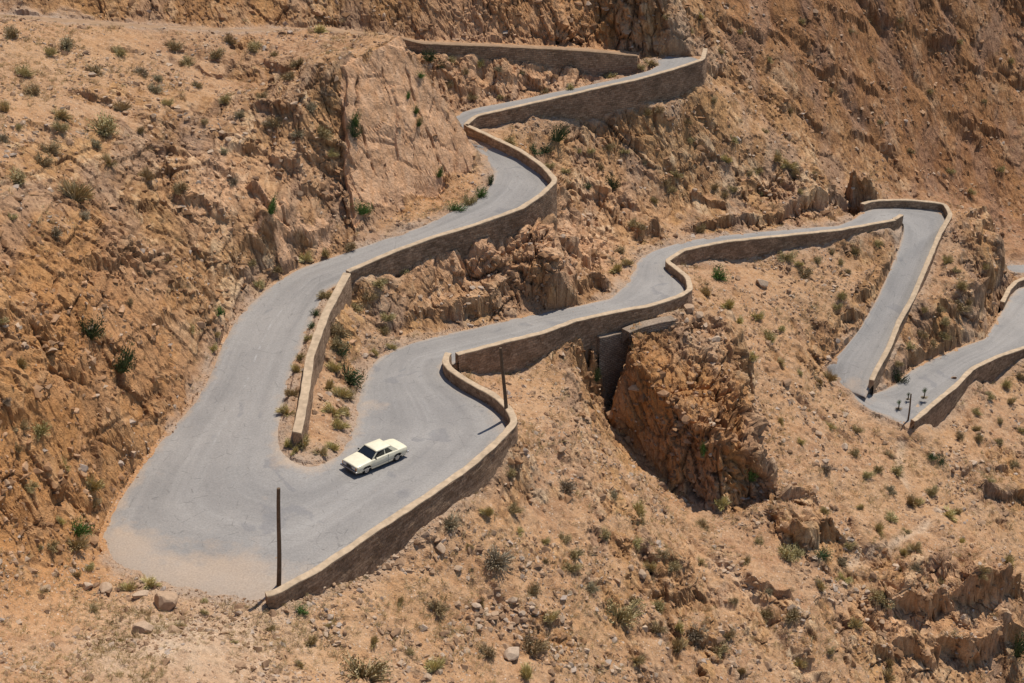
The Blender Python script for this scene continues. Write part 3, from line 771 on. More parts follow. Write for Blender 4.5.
class NB:
    """short node writing"""
    def __init__(s, nt): s.nt = nt
    def n(s, t, **k):
        o = s.nt.nodes.new(t)
        for a, b in k.items(): setattr(o, a, b)
        return o
    def l(s, a, b): s.nt.links.new(a, b)
    def mix(s, f, a, b, mode='MIX'):
        o = s.n('ShaderNodeMix', data_type='RGBA', blend_type=mode)
        for i, v in ((0, f), (6, a), (7, b)):
            if hasattr(v, 'is_output') or hasattr(v, 'links'): s.l(v, o.inputs[i])
            elif i == 0: o.inputs[0].default_value = v
            else: o.inputs[i].default_value = (*v, 1) if len(v) == 3 else v
        return o.outputs[2]
    def math(s, op, a, b=0.5, c=None, clamp=False):
        o = s.n('ShaderNodeMath', operation=op, use_clamp=clamp)
        for i, v in enumerate((a, b) if c is None else (a, b, c)):
            if hasattr(v, 'links'): s.l(v, o.inputs[i])
            else: o.inputs[i].default_value = v
        return o.outputs[0]
    def ramp(s, f, stops, interp='LINEAR'):
        o = s.n('ShaderNodeValToRGB'); r = o.color_ramp; r.interpolation = interp
        while len(r.elements) < len(stops): r.elements.new(.5)
        for e, (p, c) in zip(r.elements, stops):
            e.position = p; e.color = (c, c, c, 1) if not isinstance(c, tuple) else (*c, 1)
        s.l(f, o.inputs[0]); return o.outputs[0]
    def noise(s, vec, scale, det=4, rough=.55, dist=0.):
        o = s.n('ShaderNodeTexNoise'); o.inputs['Scale'].default_value = scale; o.inputs['Detail'].default_value = det
        o.inputs['Roughness'].default_value = rough; o.inputs['Distortion'].default_value = dist
        if vec is not None: s.l(vec, o.inputs['Vector'])
        return o.outputs['Fac']
    def voro(s, vec, scale, feature='F1', rnd=1):
        o = s.n('ShaderNodeTexVoronoi', feature=feature); o.inputs['Scale'].default_value = scale; o.inputs['Randomness'].default_value = rnd
        if vec is not None: s.l(vec, o.inputs['Vector'])
        return o
    def mapping(s, vec, sc=(1, 1, 1), rot=(0, 0, 0)):
        o = s.n('ShaderNodeMapping'); o.inputs['Scale'].default_value = sc; o.inputs['Rotation'].default_value = rot
        s.l(vec, o.inputs['Vector']); return o.outputs[0]
    def bump(s, h, st, dist, nrm=None):
        o = s.n('ShaderNodeBump'); o.inputs['Strength'].default_value = st; o.inputs['Distance'].default_value = dist
        s.l(h, o.inputs['Height'])
        if nrm is not None: s.l(nrm, o.inputs['Normal'])
        return o.outputs[0]

def terrain_material():
    m, nt, bs = new_mat('desert_ground'); b = NB(nt)
    tc = b.n('ShaderNodeTexCoord').outputs['Object']
    a1 = b.n('ShaderNodeVertexColor', layer_name='zones'); a2 = b.n('ShaderNodeVertexColor', layer_name='stones')
    s1 = b.n('ShaderNodeSeparateColor'); b.l(a1.outputs[0], s1.inputs[0]); s2 = b.n('ShaderNodeSeparateColor'); b.l(a2.outputs[0], s2.inputs[0])
    rk, org, grv = s1.outputs; cl, crk, slab = s2.outputs
    nbig = b.noise(tc, .12, 1); nmid = b.noise(tc, .7, 3, .6); nfin = b.noise(tc, 4., 3, .65); nspk = b.noise(tc, 14, 1, .7)
    soil = b.mix(b.ramp(nbig, [(.35, 0.), (.65, 1.)]), SOIL_A, SOIL_B)
    soil = b.mix(b.ramp(nmid, [(.4, 0.), (.62, .7)]), soil, SOIL_C)
    soil = b.mix(b.math('MULTIPLY', org, .75), soil, SOIL_O)
    # chips of stone lying on the soil
    v1 = b.voro(tc, 5.5); v2 = b.voro(tc, 12.)
    chip = b.n('ShaderNodeSeparateColor'); b.l(v1.outputs['Color'], chip.inputs[0])
    chip2 = b.n('ShaderNodeSeparateColor'); b.l(v2.outputs['Color'], chip2.inputs[0])
    cm = b.math('MULTIPLY', b.ramp(v1.outputs['Distance'], [(.25, 1.), (.38, 0.)]), b.ramp(b.math('ADD', chip.outputs[0], b.math('MULTIPLY', b.math('SUBTRACT', nmid, .5), 1.2)), [(.55, 0.), (.62, 1.)]))
    cm2 = b.math('MULTIPLY', b.ramp(v2.outputs['Distance'], [(.25, 1.), (.4, 0.)]), b.ramp(chip2.outputs[0], [(.5, 0.), (.56, 1.)]))
    chipcol = b.ramp(chip.outputs[1], [(0., (.20, .12, .07)), (.35, (.36, .225, .135)), (.7, (.50, .35, .23)), (1., (.62, .48, .36))])
    chipcol2 = b.ramp(chip2.outputs[1], [(0., (.22, .13, .075)), (.5, (.40, .26, .16)), (1., (.60, .46, .34))])
    soil = b.mix(b.math('MULTIPLY', cm2, .75), soil, chipcol2)
    soil = b.mix(b.math('MULTIPLY', cm, .85), soil, chipcol)
    # rock: tone per block, weathered skins, varnish
    rv = b.ramp(cl, [(.15, ROCK_D), (.42, ROCK_B), (.58, ROCK_A), (.8, ROCK_L)])
    tcs = b.mapping(tc, (1.6, .6, .45), (0, math.radians(-25), 0))
    nst = b.noise(tcs, 1.3, 4, .62, .6)
    rv = b.mix(b.ramp(nst, [(.36, .65), (.55, 0.)]), rv, ROCK_D)
    rv = b.mix(b.ramp(nst, [(.52, 0.), (.72, .6)]), rv, ROCK_L)
    hue = b.noise(b.mapping(tc, (.5, .12, .3), (.2, -.5, 0)), .6, 2)
    rv = b.mix(b.ramp(hue, [(.40, .55), (.5, 0.)]), rv, (.36, .24, .165))
    rv = b.mix(b.ramp(hue, [(.52, 0.), (.64, .6)]), rv, (.48, .262, .108))
    rv = b.mix(b.math('MULTIPLY', org, .6), rv, ROCK_O)
    fr = b.voro(b.mapping(tc, (.95, .6, .5), (.25, -.5, .3)), 1., 'DISTANCE_TO_EDGE'); fr2 = b.math('ADD', fr.outputs['Distance'], b.math('MULTIPLY', b.math('SUBTRACT', nmid, .5), .16))
    rv = b.mix(b.math('MULTIPLY', b.ramp(fr2, [(.0, .75), (.045, 0.)]), b.math('MULTIPLY_ADD', slab, -.42, .42)), rv, (.12, .068, .036))
    rslab = b.mix(b.ramp(nst, [(.3, 0.), (.7, 1.)]), (.56, .295, .145), (.68, .42, .25))
    rslab = b.mix(b.ramp(nmid, [(.55, 0.), (.72, .55)]), rslab, (.36, .19, .10))
    rv = b.mix(slab, rv, rslab)
    rv = b.mix(b.math('MULTIPLY', crk, .6), rv, (.10, .058, .034))
    c = b.mix(b.math('ADD', b.math('MULTIPLY', rk, 1.5), b.math('MULTIPLY', b.math('SUBTRACT', nfin, .5), 1.2), clamp=True), soil, rv)
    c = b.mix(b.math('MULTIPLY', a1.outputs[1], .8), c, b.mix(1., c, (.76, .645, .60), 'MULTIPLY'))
    c = b.mix(b.math('MULTIPLY', a2.outputs[1], .8), c, (.56, .42, .29))
    # road-side gravel, greyer
    c = b.mix(b.math('MULTIPLY', grv, b.ramp(nmid, [(.3, .35), (.6, .8)])), c, (.36, .27, .20))
    c = b.mix(.38, c, b.mix(1., c, b.ramp(nspk, [(.25, .45), (.5, 1.), (.75, 1.5)]), 'MULTIPLY'))
    c = b.mix(1., c, b.ramp(nfin, [(.3, .84), (.7, 1.14)]), 'MULTIPLY')
    b.l(c, bs.inputs['Base Color']); bs.inputs['Roughness'].default_value = .92; bs.inputs['Specular IOR Level'].default_value = .15
    h1 = b.math('ADD', b.math('MULTIPLY', nfin, .9), b.math('MULTIPLY', nspk, .3))
    vr = b.voro(b.mapping(tc, (1.9, 1.1, .9), (.2, -.45, .3)), 2.1)
    sp = b.n('ShaderNodeSeparateColor'); b.l(vr.outputs['Color'], sp.inputs[0])
    h1 = b.math('ADD', h1, b.math('MULTIPLY', b.math('MULTIPLY', rk, sp.outputs[0]), 1.5))
    b.l(b.bump(h1, .85, .16), bs.inputs['Normal'])
    return m

SOIL_A, SOIL_B, SOIL_C, SOIL_O = (.44, .248, .122), (.375, .203, .106), (.49, .303, .170), (.45, .213, .077)
ROCK_A, ROCK_B, ROCK_D, ROCK_L, ROCK_O = (.475, .263, .122), (.385, .202, .088), (.23, .12, .057), (.64, .435, .25), (.47, .21, .066)

def road_material():
    m, nt, bs = new_mat('worn_asphalt'); b = NB(nt)
    tc = b.n('ShaderNodeTexCoord'); uvn = b.n('ShaderNodeSeparateXYZ'); b.l(tc.outputs['UV'], uvn.inputs[0])
    x, y = uvn.outputs[0], uvn.outputs[1]
    o = tc.outputs['Object']
    nb = b.noise(o, .16, 4, .6); nm = b.noise(o, .9, 5, .6); nf = b.noise(o, 9, 4, .7)
    streak = b.noise(b.mapping(tc.outputs['UV'], (11, .05, 1)), 1., 4, .6)
    c = b.mix(b.ramp(nb, [(.38, 0.), (.62, 1.)]), (.300, .272, .243), (.248, .227, .206))
    c = b.mix(b.ramp(streak, [(.45, 0.), (.7, .5)]), c, (.345, .318, .288))
    c = b.mix(b.ramp(streak, [(.3, .35), (.40, 0.)]), c, (.205, .19, .178))
    ck = b.voro(b.mapping(o, (.55, .55, .55)), 1., 'DISTANCE_TO_EDGE'); wv = b.noise(o, 1.6, 3, .6)
    c = b.mix(b.math('MULTIPLY', b.ramp(ck.outputs['Distance'], [(.0, .8), (.018, 0.)]), b.ramp(wv, [(.5, 0.), (.6, .7)])), c, (.10, .092, .085))
    # patches of repair and dust blown over the edges
    c = b.mix(b.ramp(b.noise(o, .33, 3, .5, .8), [(.62, 0.), (.66, .5)]), c, (.185, .175, .172))
    ed = b.math('MINIMUM', x, b.math('SUBTRACT', 1., x))
    dusty = b.ramp(b.math('ADD', ed, b.math('MULTIPLY', b.math('SUBTRACT', nm, .5), .28)), [(.0, .8), (.035, .45), (.10, 0.)])
    dirt = b.n('ShaderNodeVertexColor', layer_name='dust'); ds = b.n('ShaderNodeSeparateColor'); b.l(dirt.outputs[0], ds.inputs[0])
    df = b.math('MAXIMUM', dusty, b.math('MULTIPLY', b.ramp(b.math('ADD', ds.outputs[0], b.math('MULTIPLY', b.math('SUBTRACT', nm, .5), 1.6)), [(.25, 0.), (1.1, .8)]), b.ramp(nb, [(.3, .5), (.6, 1.)])))
    ln = b.math('MULTIPLY', b.ramp(b.math('ABSOLUTE', b.math('SUBTRACT', x, .52)), [(.008, 1.), (.013, 0.)]), b.math('MULTIPLY', ds.outputs[1], b.ramp(nm, [(.45, 0.), (.65, .3)])))
    c = b.mix(ln, c, (.60, .58, .55))
    trk = b.math('MULTIPLY', b.ramp(b.math('ABSOLUTE', b.math('SUBTRACT', b.math('ABSOLUTE', b.math('SUBTRACT', x, .5)), .24)), [(.02, .22), (.11, 0.)]), b.ramp(nb, [(.35, .3), (.6, 1.)]))
    c = b.mix(trk, c, (.15, .14, .13))
    c = b.mix(df, c, b.mix(nm, (.40, .30, .215), (.47, .34, .235)))
    c = b.mix(1., c, b.ramp(nf, [(.25, .78), (.75, 1.2)]), 'MULTIPLY')
    b.l(c, bs.inputs['Base Color']); bs.inputs['Roughness'].default_value = .85; bs.inputs['Specular IOR Level'].default_value = .25
    b.l(b.bump(b.math('ADD', nf, b.math('MULTIPLY', nm, .6)), .4, .03), bs.inputs['Normal'])
    return m

def stone_wall_material(name, ca, cb, mortar, scale=1.0):
    m, nt, bs = new_mat(name); b = NB(nt)
    tc = b.n('ShaderNodeTexCoord')
    br = b.n('ShaderNodeTexBrick'); b.l(tc.outputs['UV'], br.inputs['Vector'])
    wob = b.noise(tc.outputs['Object'], 2.5, 3)
    mp = b.n('ShaderNodeVectorMath', operation='ADD'); sc = b.n('ShaderNodeVectorMath', operation='SCALE')
    nc = b.n('ShaderNodeTexNoise'); nc.inputs['Scale'].default_value = 3.; b.l(tc.outputs['UV'], nc.inputs['Vector'])
    b.l(nc.outputs['Color'], sc.inputs[0]); sc.inputs['Scale'].default_value = .12
    b.l(tc.outputs['UV'], mp.inputs[0]); b.l(sc.outputs[0], mp.inputs[1]); b.l(mp.outputs[0], br.inputs['Vector'])
    br.inputs['Scale'].default_value = 1; br.inputs['Brick Width'].default_value = .42 * scale; br.inputs['Row Height'].default_value = .2 * scale
    br.inputs['Mortar Size'].default_value = .022; br.inputs['Mortar Smooth'].default_value = .4; br.inputs['Bias'].default_value = 0
    br.inputs['Color1'].default_value = (*ca, 1); br.inputs['Color2'].default_value = (*cb, 1); br.inputs['Mortar'].default_value = (*mortar, 1)
    nf = b.noise(tc.outputs['Object'], 7, 5, .65); nb = b.noise(tc.outputs['Object'], .6, 3)
    c = b.mix(1., br.outputs['Color'], b.ramp(nf, [(.3, .6), (.7, 1.35)]), 'MULTIPLY')
    c = b.mix(1., c, b.ramp(nb, [(.3, .72), (.7, 1.2)]), 'MULTIPLY')
    b.l(c, bs.inputs['Base Color']); bs.inputs['Roughness'].default_value = .9; bs.inputs['Specular IOR Level'].default_value = .15
    h = b.math('ADD', b.math('MULTIPLY', br.outputs['Fac'], -.8), b.math('MULTIPLY', nf, .7))
    b.l(b.bump(h, 1., .09), bs.inputs['Normal'])
    return m

def plain(name, colr, rough=.8, var=.2, scale=6., spec=.3, metal=0., bump=.0):
    m, nt, bs = new_mat(name); b = NB(nt)
    tc = b.n('ShaderNodeTexCoord').outputs['Object']
    nf = b.noise(tc, scale, 4, .6)
    c = b.mix(1., colr, b.ramp(nf, [(.25, 1 - var), (.75, 1 + var)]), 'MULTIPLY')
    b.l(c, bs.inputs['Base Color']); bs.inputs['Roughness'].default_value = rough; bs.inputs['Specular IOR Level'].default_value = spec
    bs.inputs['Metallic'].default_value = metal
    if bump: b.l(b.bump(nf, bump, .05), bs.inputs['Normal'])
    return m

M_GROUND = terrain_material()
M_ROAD = road_material()
M_WALL = stone_wall_material('mud_mortared_stone', (.23, .14, .083), (.42, .275, .175), (.33, .215, .135))
M_WALLG = stone_wall_material('grey_dry_stone', (.30, .22, .155), (.40, .31, .23), (.17, .115, .075), .85)
M_COPE = plain('coping_render', (.47, .345, .225), .9, .28, 2.2, .15, 0, .6)

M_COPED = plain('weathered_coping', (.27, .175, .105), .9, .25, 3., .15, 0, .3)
# ------------------------------------------------------------------ terrain object
ter = np_mesh('rocky_hillside', TV, grid_faces(NTH, NR)[:, ::-1], M_GROUND, smooth=False)
thing(ter, None, None, kind='structure')
for nm, arr in (('zones', col), ('stones', col2)):
    at_ = ter.data.color_attributes.new(nm, 'FLOAT_COLOR', 'POINT'); at_.data.foreach_set('color', arr.ravel())

# ------------------------------------------------------------------ roads
def road_mesh(name, A, B, n=28, lift=0.0, dustf=None, mat=None):
    t = np.linspace(0, 1, n)
    k = len(A)
    V = A[:, None, :] * (1 - t[None, :, None]) + B[:, None, :] * t[None, :, None]
    s = np.concatenate([[0], np.cumsum(np.linalg.norm(np.diff((A + B) / 2, axis=0), axis=1))])
    uv = np.stack([np.repeat(t[None], k, 0), np.repeat(s[:, None], n, 1)], 2).reshape(-1, 2)
    V[:, [0, -1], 2] -= .12; V = V.reshape(-1, 3); V[:, 2] += .03 * vnoise(V.astype(np.float32), 3., 77) + lift
    o = np_mesh(name, V, grid_faces(k, n), mat or M_ROAD, True, uv=uv)
    thing(o, None, None, kind='structure')
    d = np.zeros(len(V), np.float32)
    for p, r, a in (dustf or []):
        d += a * np.exp(-(((V[:, :2] - p[:2]) ** 2).sum(1)) / r ** 2).astype(np.float32)
    at_ = o.data.color_attributes.new('dust', 'FLOAT_COLOR', 'POINT')
    at_.data.foreach_set('color', np.stack([d, np.exp(-((V[:, :2] - at(258, 345, 1.1)[:2]) ** 2).sum(1) / 11 ** 2), d, np.ones_like(d)], 1).astype(np.float32).ravel())
    return o
DUST = [(at(140, 585, 0), 3.2, 1.0), (at(200, 595, 0), 3.2, 1.1), (at(255, 600, 0), 2.5, 1.0), (at(112, 545, 0), 2.0, .9), (at(235, 568, 0), 2.2, .6), (at(300, 585, 0), 1.6, .5), (at(135, 545, 0), 1.5, .5),
        (at(372, 405, -1.4), 1.1, .6), (at(500, 425, -1.4), 1.2, .6), (at(858, 392, -15.2), 2, .6), (at(285, 400, .6), 1., .4), (at(650, 60, 6), 1.2, .6)]
road_mesh('mountain_road', RA, RB, dustf=DUST)
road_mesh('lowest_mountain_road', NA, NB_, 12)
M_SHADE_DIRT = plain('shade_brown_dirt', (.33, .21, .125), .95, .25, 1.2, .1, 0, .5)  # dirt brown darkened, painting in the shaded band of cut bank and wall
road_mesh('upper_mountain_road', UA, UB, 12, mat=M_SHADE_DIRT)

# ------------------------------------------------------------------ walls
def wall_mesh(key, name, label, thick=.44, mat=None, cope=.10, cmat=None, top=PAR, group='stone walls along the road'):
    w = WALLS[key]; P = w['P']; N = w['N']; fz = w['fz']
    n = len(P)
    off = .08
    inner = P[:, :2] + N * (off - thick / 2); outer = P[:, :2] + N * (off + thick / 2)
    s = np.concatenate([[0], np.cumsum(np.linalg.norm(np.diff(P[:, :2], axis=0), axis=1))])
    zt = P[:, 2] + top - cope
    zb_o = np.minimum(fz - .9, zt - .5); zb_i = P[:, 2] - .5
    rows, uvs = [], []
    H = 7
    for k in range(H):                      # outer face, a little battered
        f = k / (H - 1)
        z = zb_o * (1 - f) + zt * f
        bat = (1 - f) * .10 * np.clip((zt - zb_o) / 3, .3, 1.5)
        j = .06 * vnoise(np.c_[P[:, 0], P[:, 1], z].astype(np.float32), .8, 5)
        q = outer + N * (bat + j)[:, None]
        rows.append(np.c_[q, z]); uvs.append(np.c_[s, z])
    rows.append(np.c_[inner, zt]); uvs.append(np.c_[s, zt + thick])
    rows.append(np.c_[inner, zb_i]); uvs.append(np.c_[s, zb_i + thick * 2])
    V = np.stack(rows, 0).reshape(-1, 3); UV = np.stack(uvs, 0).reshape(-1, 2)
    F = grid_faces(len(rows), n)
    m_ = len(rows)
    # closed ends
    caps = []
    for e_ in (0, n - 1):
        for k in range(H - 1):
            caps.append([k * n + e_, (k + 1) * n + e_, (m_ - 2) * n + e_, (m_ - 1) * n + e_] if k == H - 2 else [k * n + e_, (k + 1) * n + e_, (m_ - 1) * n + e_, (m_ - 1) * n + e_ ])
    caps = [c for c in caps if len(set(c)) == 4] 
    F = np.r_[F, np.array(caps)]
    o = np_mesh(name, V, F, mat or M_WALL, False, uv=UV)
    thing(o, label, 'wall', group, 'thing')
    # coping: a band of mortar a little wider than the wall
    ov = .015
    jit = .05 * vnoise(np.c_[P[:, 0], P[:, 1], zt].astype(np.float32), .9, 8)
    zj = .05 * vnoise(np.c_[P[:, 0], P[:, 1], zt].astype(np.float32), 1.2, 12)
    a = inner - N * (ov + jit)[:, None]; c = outer + N * (ov + jit)[:, None]
    z0 = zt - .002; z1 = zt + cope + zj
    rows = [np.c_[c, z0], np.c_[c, z1 - .03], np.c_[c - N * .04, z1], np.c_[a + N * .04, z1], np.c_[a, z1 - .03], np.c_[a, z0], np.c_[c, z0]]
    V = np.stack(rows, 0).reshape(-1, 3); F = grid_faces(len(rows), n)
    ends = np.array([[k * n + e_ for k in q] for e_ in (0, n - 1) for q in ((0, 1, 4, 5), (1, 2, 3, 4))])
    np_mesh('coping', V, np.r_[F, ends], cmat or M_COPE, False, parent=o)
    return o
wall_mesh('hairpin', 'stone_wall', 'brown stone wall with pale coping on the outside of the wide bend beside the car', .46)
wall_mesh('lower', 'stone_wall', 'long winding stone wall along the lower limb above the big jagged rock')
wall_mesh('mid', 'stone_wall', 'long stone retaining wall along the upper limb from the top bend past the crag')
wall_mesh('far', 'stone_wall', 'stone wall down the outside of the steep straight limb at the far right', .45)
wall_mesh('right', 'stone_wall', 'stone wall beside the lowest stretch of road near the right edge')
wall_mesh('corner', 'stone_wall', 'low wall on the outside of the last bend at the right edge', .45)
wall_mesh('island', 'stone_wall', 'straight low wall with broad pale top between the two limbs above the car', .62)
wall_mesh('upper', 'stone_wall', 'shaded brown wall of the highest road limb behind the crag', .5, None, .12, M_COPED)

# ------------------------------------------------------------------ light, sky, camera
SUN_EL, SUN_AZ = math.radians(64), math.radians(34)      # azimuth from +Y towards +X
sd = Vector((math.sin(SUN_AZ) * math.cos(SUN_EL), math.cos(SUN_AZ) * math.cos(SUN_EL), math.sin(SUN_EL)))
sun = bpy.data.lights.new('sun', 'SUN'); sun.energy = 4.5; sun.angle = math.radians(.5); sun.color = (1, .95, .87)
so = bpy.data.objects.new('sun', sun); C.objects.link(so); so.rotation_euler = (-sd).to_track_quat('-Z', 'Y').to_euler(); so.location = (0, 0, 120)
wd = bpy.data.worlds.new('World'); bpy.context.scene.world = wd; wd.use_nodes = True
sky = wd.node_tree.nodes.new('ShaderNodeTexSky'); sky.sky_type = 'NISHITA'; sky.sun_disc = False
sky.sun_elevation = SUN_EL; sky.sun_rotation = SUN_AZ; sky.altitude = 1800
bg = wd.node_tree.nodes['Background']; wd.node_tree.links.new(sky.outputs[0], bg.inputs[0]); bg.inputs[1].default_value = .12
cam = bpy.data.cameras.new('camera'); co = bpy.data.objects.new('camera', cam); C.objects.link(co)
cam.sensor_width = 36; cam.lens = 36 * FPX / 1024; cam.clip_start = .5; cam.clip_end = 2000
co.location = (0, 0, CH); co.rotation_euler = (math.pi / 2 - PITCH, 0, 0)
sc = bpy.context.scene; sc.camera = co
sc.cycles.max_bounces = 4; sc.cycles.diffuse_bounces = 2; sc.cycles.glossy_bounces = 2
sc.view_settings.view_transform = 'Standard'; sc.view_settings.look = 'None'; sc.view_settings.exposure = 0; sc.view_settings.gamma = 1
# ------------------------------------------------------------------ finding places on the finished ground
_d = TV - np.array([0, 0, CH], np.float32)
_dep = _d[:, 1] * cp_ - _d[:, 2] * sp_
_su = CX + FPX * _d[:, 0] / _dep
_sv = CY - FPX * (_d[:, 1] * sp_ + _d[:, 2] * cp_) / _dep
_order = np.argsort(_su); _sus = _su[_order]
def spot(u, v, r=1.6):
    """the visible ground point seen at u, v and its index"""
    for rr in (r, 3, 6, 12):
        a, b = np.searchsorted(_sus, [u - rr, u + rr])
        k = _order[a:b]
        k = k[np.abs(_sv[k] - v) < rr]
        if len(k):
            dd = _dep[k]; q = k[dd < dd.min() + 1.2]
            best = q[np.argmin((_su[q] - u) ** 2 + (_sv[q] - v) ** 2)]
            return TV[best].astype(float), int(best)
    return None, -1

def px_size(p):                       # metres per picture pixel at p
    dep = p[1] * cp_ - (p[2] - CH) * sp_
    return dep / FPX

# ------------------------------------------------------------------ shrubs and grass tufts
def leaf_material(name, a, b_, c_):
    m, nt, bs = new_mat(name); b = NB(nt)
    vc = b.n('ShaderNodeVertexColor', layer_name='tint'); s = b.n('ShaderNodeSeparateColor'); b.l(vc.outputs[0], s.inputs[0])
    oi = b.n('ShaderNodeObjectInfo')
    c = b.ramp(s.outputs[0], [(0., a), (.5, b_), (1., c_)])
    hsv = b.n('ShaderNodeHueSaturation'); b.l(c, hsv.inputs['Color'])
    b.l(b.math('MULTIPLY_ADD', oi.outputs['Random'], .035, .4825), hsv.inputs['Hue']); b.l(b.math('MULTIPLY_ADD', oi.outputs['Random'], .4, .82), hsv.inputs['Value'])
    b.l(hsv.outputs[0], bs.inputs['Base Color']); bs.inputs['Roughness'].default_value = .85; bs.inputs['Specular IOR Level'].default_value = .1
    return m
LEAF = {
    'olive': leaf_material('olive_leaves', (.26, .19, .075), (.40, .305, .14), (.52, .42, .23)),
    'grey': leaf_material('grey_twigs', (.21, .16, .095), (.34, .265, .165), (.47, .38, .25)),
    'straw': leaf_material('straw_blades', (.34, .245, .09), (.52, .39, .165), (.62, .50, .27)),
    'green': leaf_material('green_leaves', (.055, .095, .022), (.11, .18, .045), (.19, .27, .08)),
    'dark': leaf_material('dark_leaves', (.036, .058, .025), (.075, .11, .045), (.14, .18, .08)),
}
def tuft_arrays(seed, n, flat=.8, spike=.5, lean=0.):
    """blades fanning out of one root plus loose leaf flecks through a lumpy dome, unit radius"""
    g = np.random.default_rng(seed)
    V, F, T = [], [], []
    nl = 7
    lob = np.stack([g.normal(0, .38, nl), g.normal(0, .38, nl), g.uniform(.15, .55, nl) * flat], 1); lr = g.uniform(.34, .55, nl); lt = g.uniform(-.25, .25, nl)
    for i in range(n):
        k = int(g.integers(nl)); t = float(np.clip(g.uniform(0, 1) + lt[k], 0, 1))
        d = g.normal(0, 1, 3); d /= np.linalg.norm(d)
        tip = lob[k] + d * lr[k] * g.uniform(.35, 1.08) ** .6; tip[2] = abs(tip[2]) + .02
        if g.uniform() < spike:          # twig or blade from near the root out to the tip
            root = tip * np.array([.25, .25, 0]) + np.array([g.normal(0, .06), g.normal(0, .06), -.05])
            ax = tip - root; side = np.cross(ax, g.normal(0, 1, 3)); side /= np.linalg.norm(side) + 1e-6
            w = g.uniform(.016, .03); m_ = root + ax * .55 + np.array([0, 0, .06]); e = tip + np.array([0, 0, -.02])
            o = len(V); V += [root - side * w * .6, root + side * w * .6, m_ + side * w, m_ - side * w, e + side * w * .4, e - side * w * .4]
            F += [[o, o + 1, o + 2, o + 3], [o + 3, o + 2, o + 4, o + 5]]; T += [t] * 6
        else:
            a = g.normal(0, 1, 3); a /= np.linalg.norm(a); b_ = np.cross(a, g.normal(0, 1, 3)); b_ /= np.linalg.norm(b_) + 1e-6
            w = g.uniform(.028, .066)
            o = len(V); V += [tip - a * w, tip - b_ * w * .6, tip + a * w, tip + b_ * w * .6]
            F += [[o, o + 1, o + 2, o + 3]]; T += [t] * 4
    return np.array(V), np.array(F), np.array(T)

def tuft_mesh(name, seed, n, mat, **k):
    V, F, T = tuft_arrays(seed, n, **k)
    o = np_mesh(name, V, F, mat)
    at_ = o.data.color_attributes.new('tint', 'FLOAT_COLOR', 'POINT')
    at_.data.foreach_set('color', np.stack([T, T, T, np.ones_like(T)], 1).astype(np.float32).ravel())
    me = o.data; bpy.data.objects.remove(o)
    return me
KINDS = {
    'olive': [tuft_mesh('shrub', 100 + i, 900, LEAF['olive'], flat=.85, spike=.35) for i in range(5)],
    'grey': [tuft_mesh('shrub', 120 + i, 820, LEAF['grey'], flat=.75, spike=.5) for i in range(4)],
    'straw': [tuft_mesh('grass_tuft', 140 + i, 640, LEAF['straw'], flat=1.05, spike=.75) for i in range(4)],
    'green': [tuft_mesh('shrub', 160 + i, 700, LEAF['green'], flat=.95, spike=.2) for i in range(4)],
    'dark': [tuft_mesh('shrub', 180 + i, 760, LEAF['dark'], flat=1.0, spike=.15) for i in range(4)],
}
NAMES = {'olive': ('dry_shrub', 'shrub'), 'grey': ('dry_shrub', 'shrub'), 'straw': ('grass_tuft', 'grass tuft'), 'green': ('green_shrub', 'shrub'), 'dark': ('green_shrub', 'shrub')}
LOOK = {'olive': 'olive brown dry shrub', 'grey': 'grey brown twiggy shrub', 'straw': 'straw yellow grass tuft', 'green': 'fresh green shrub', 'dark': 'dark green bush'}

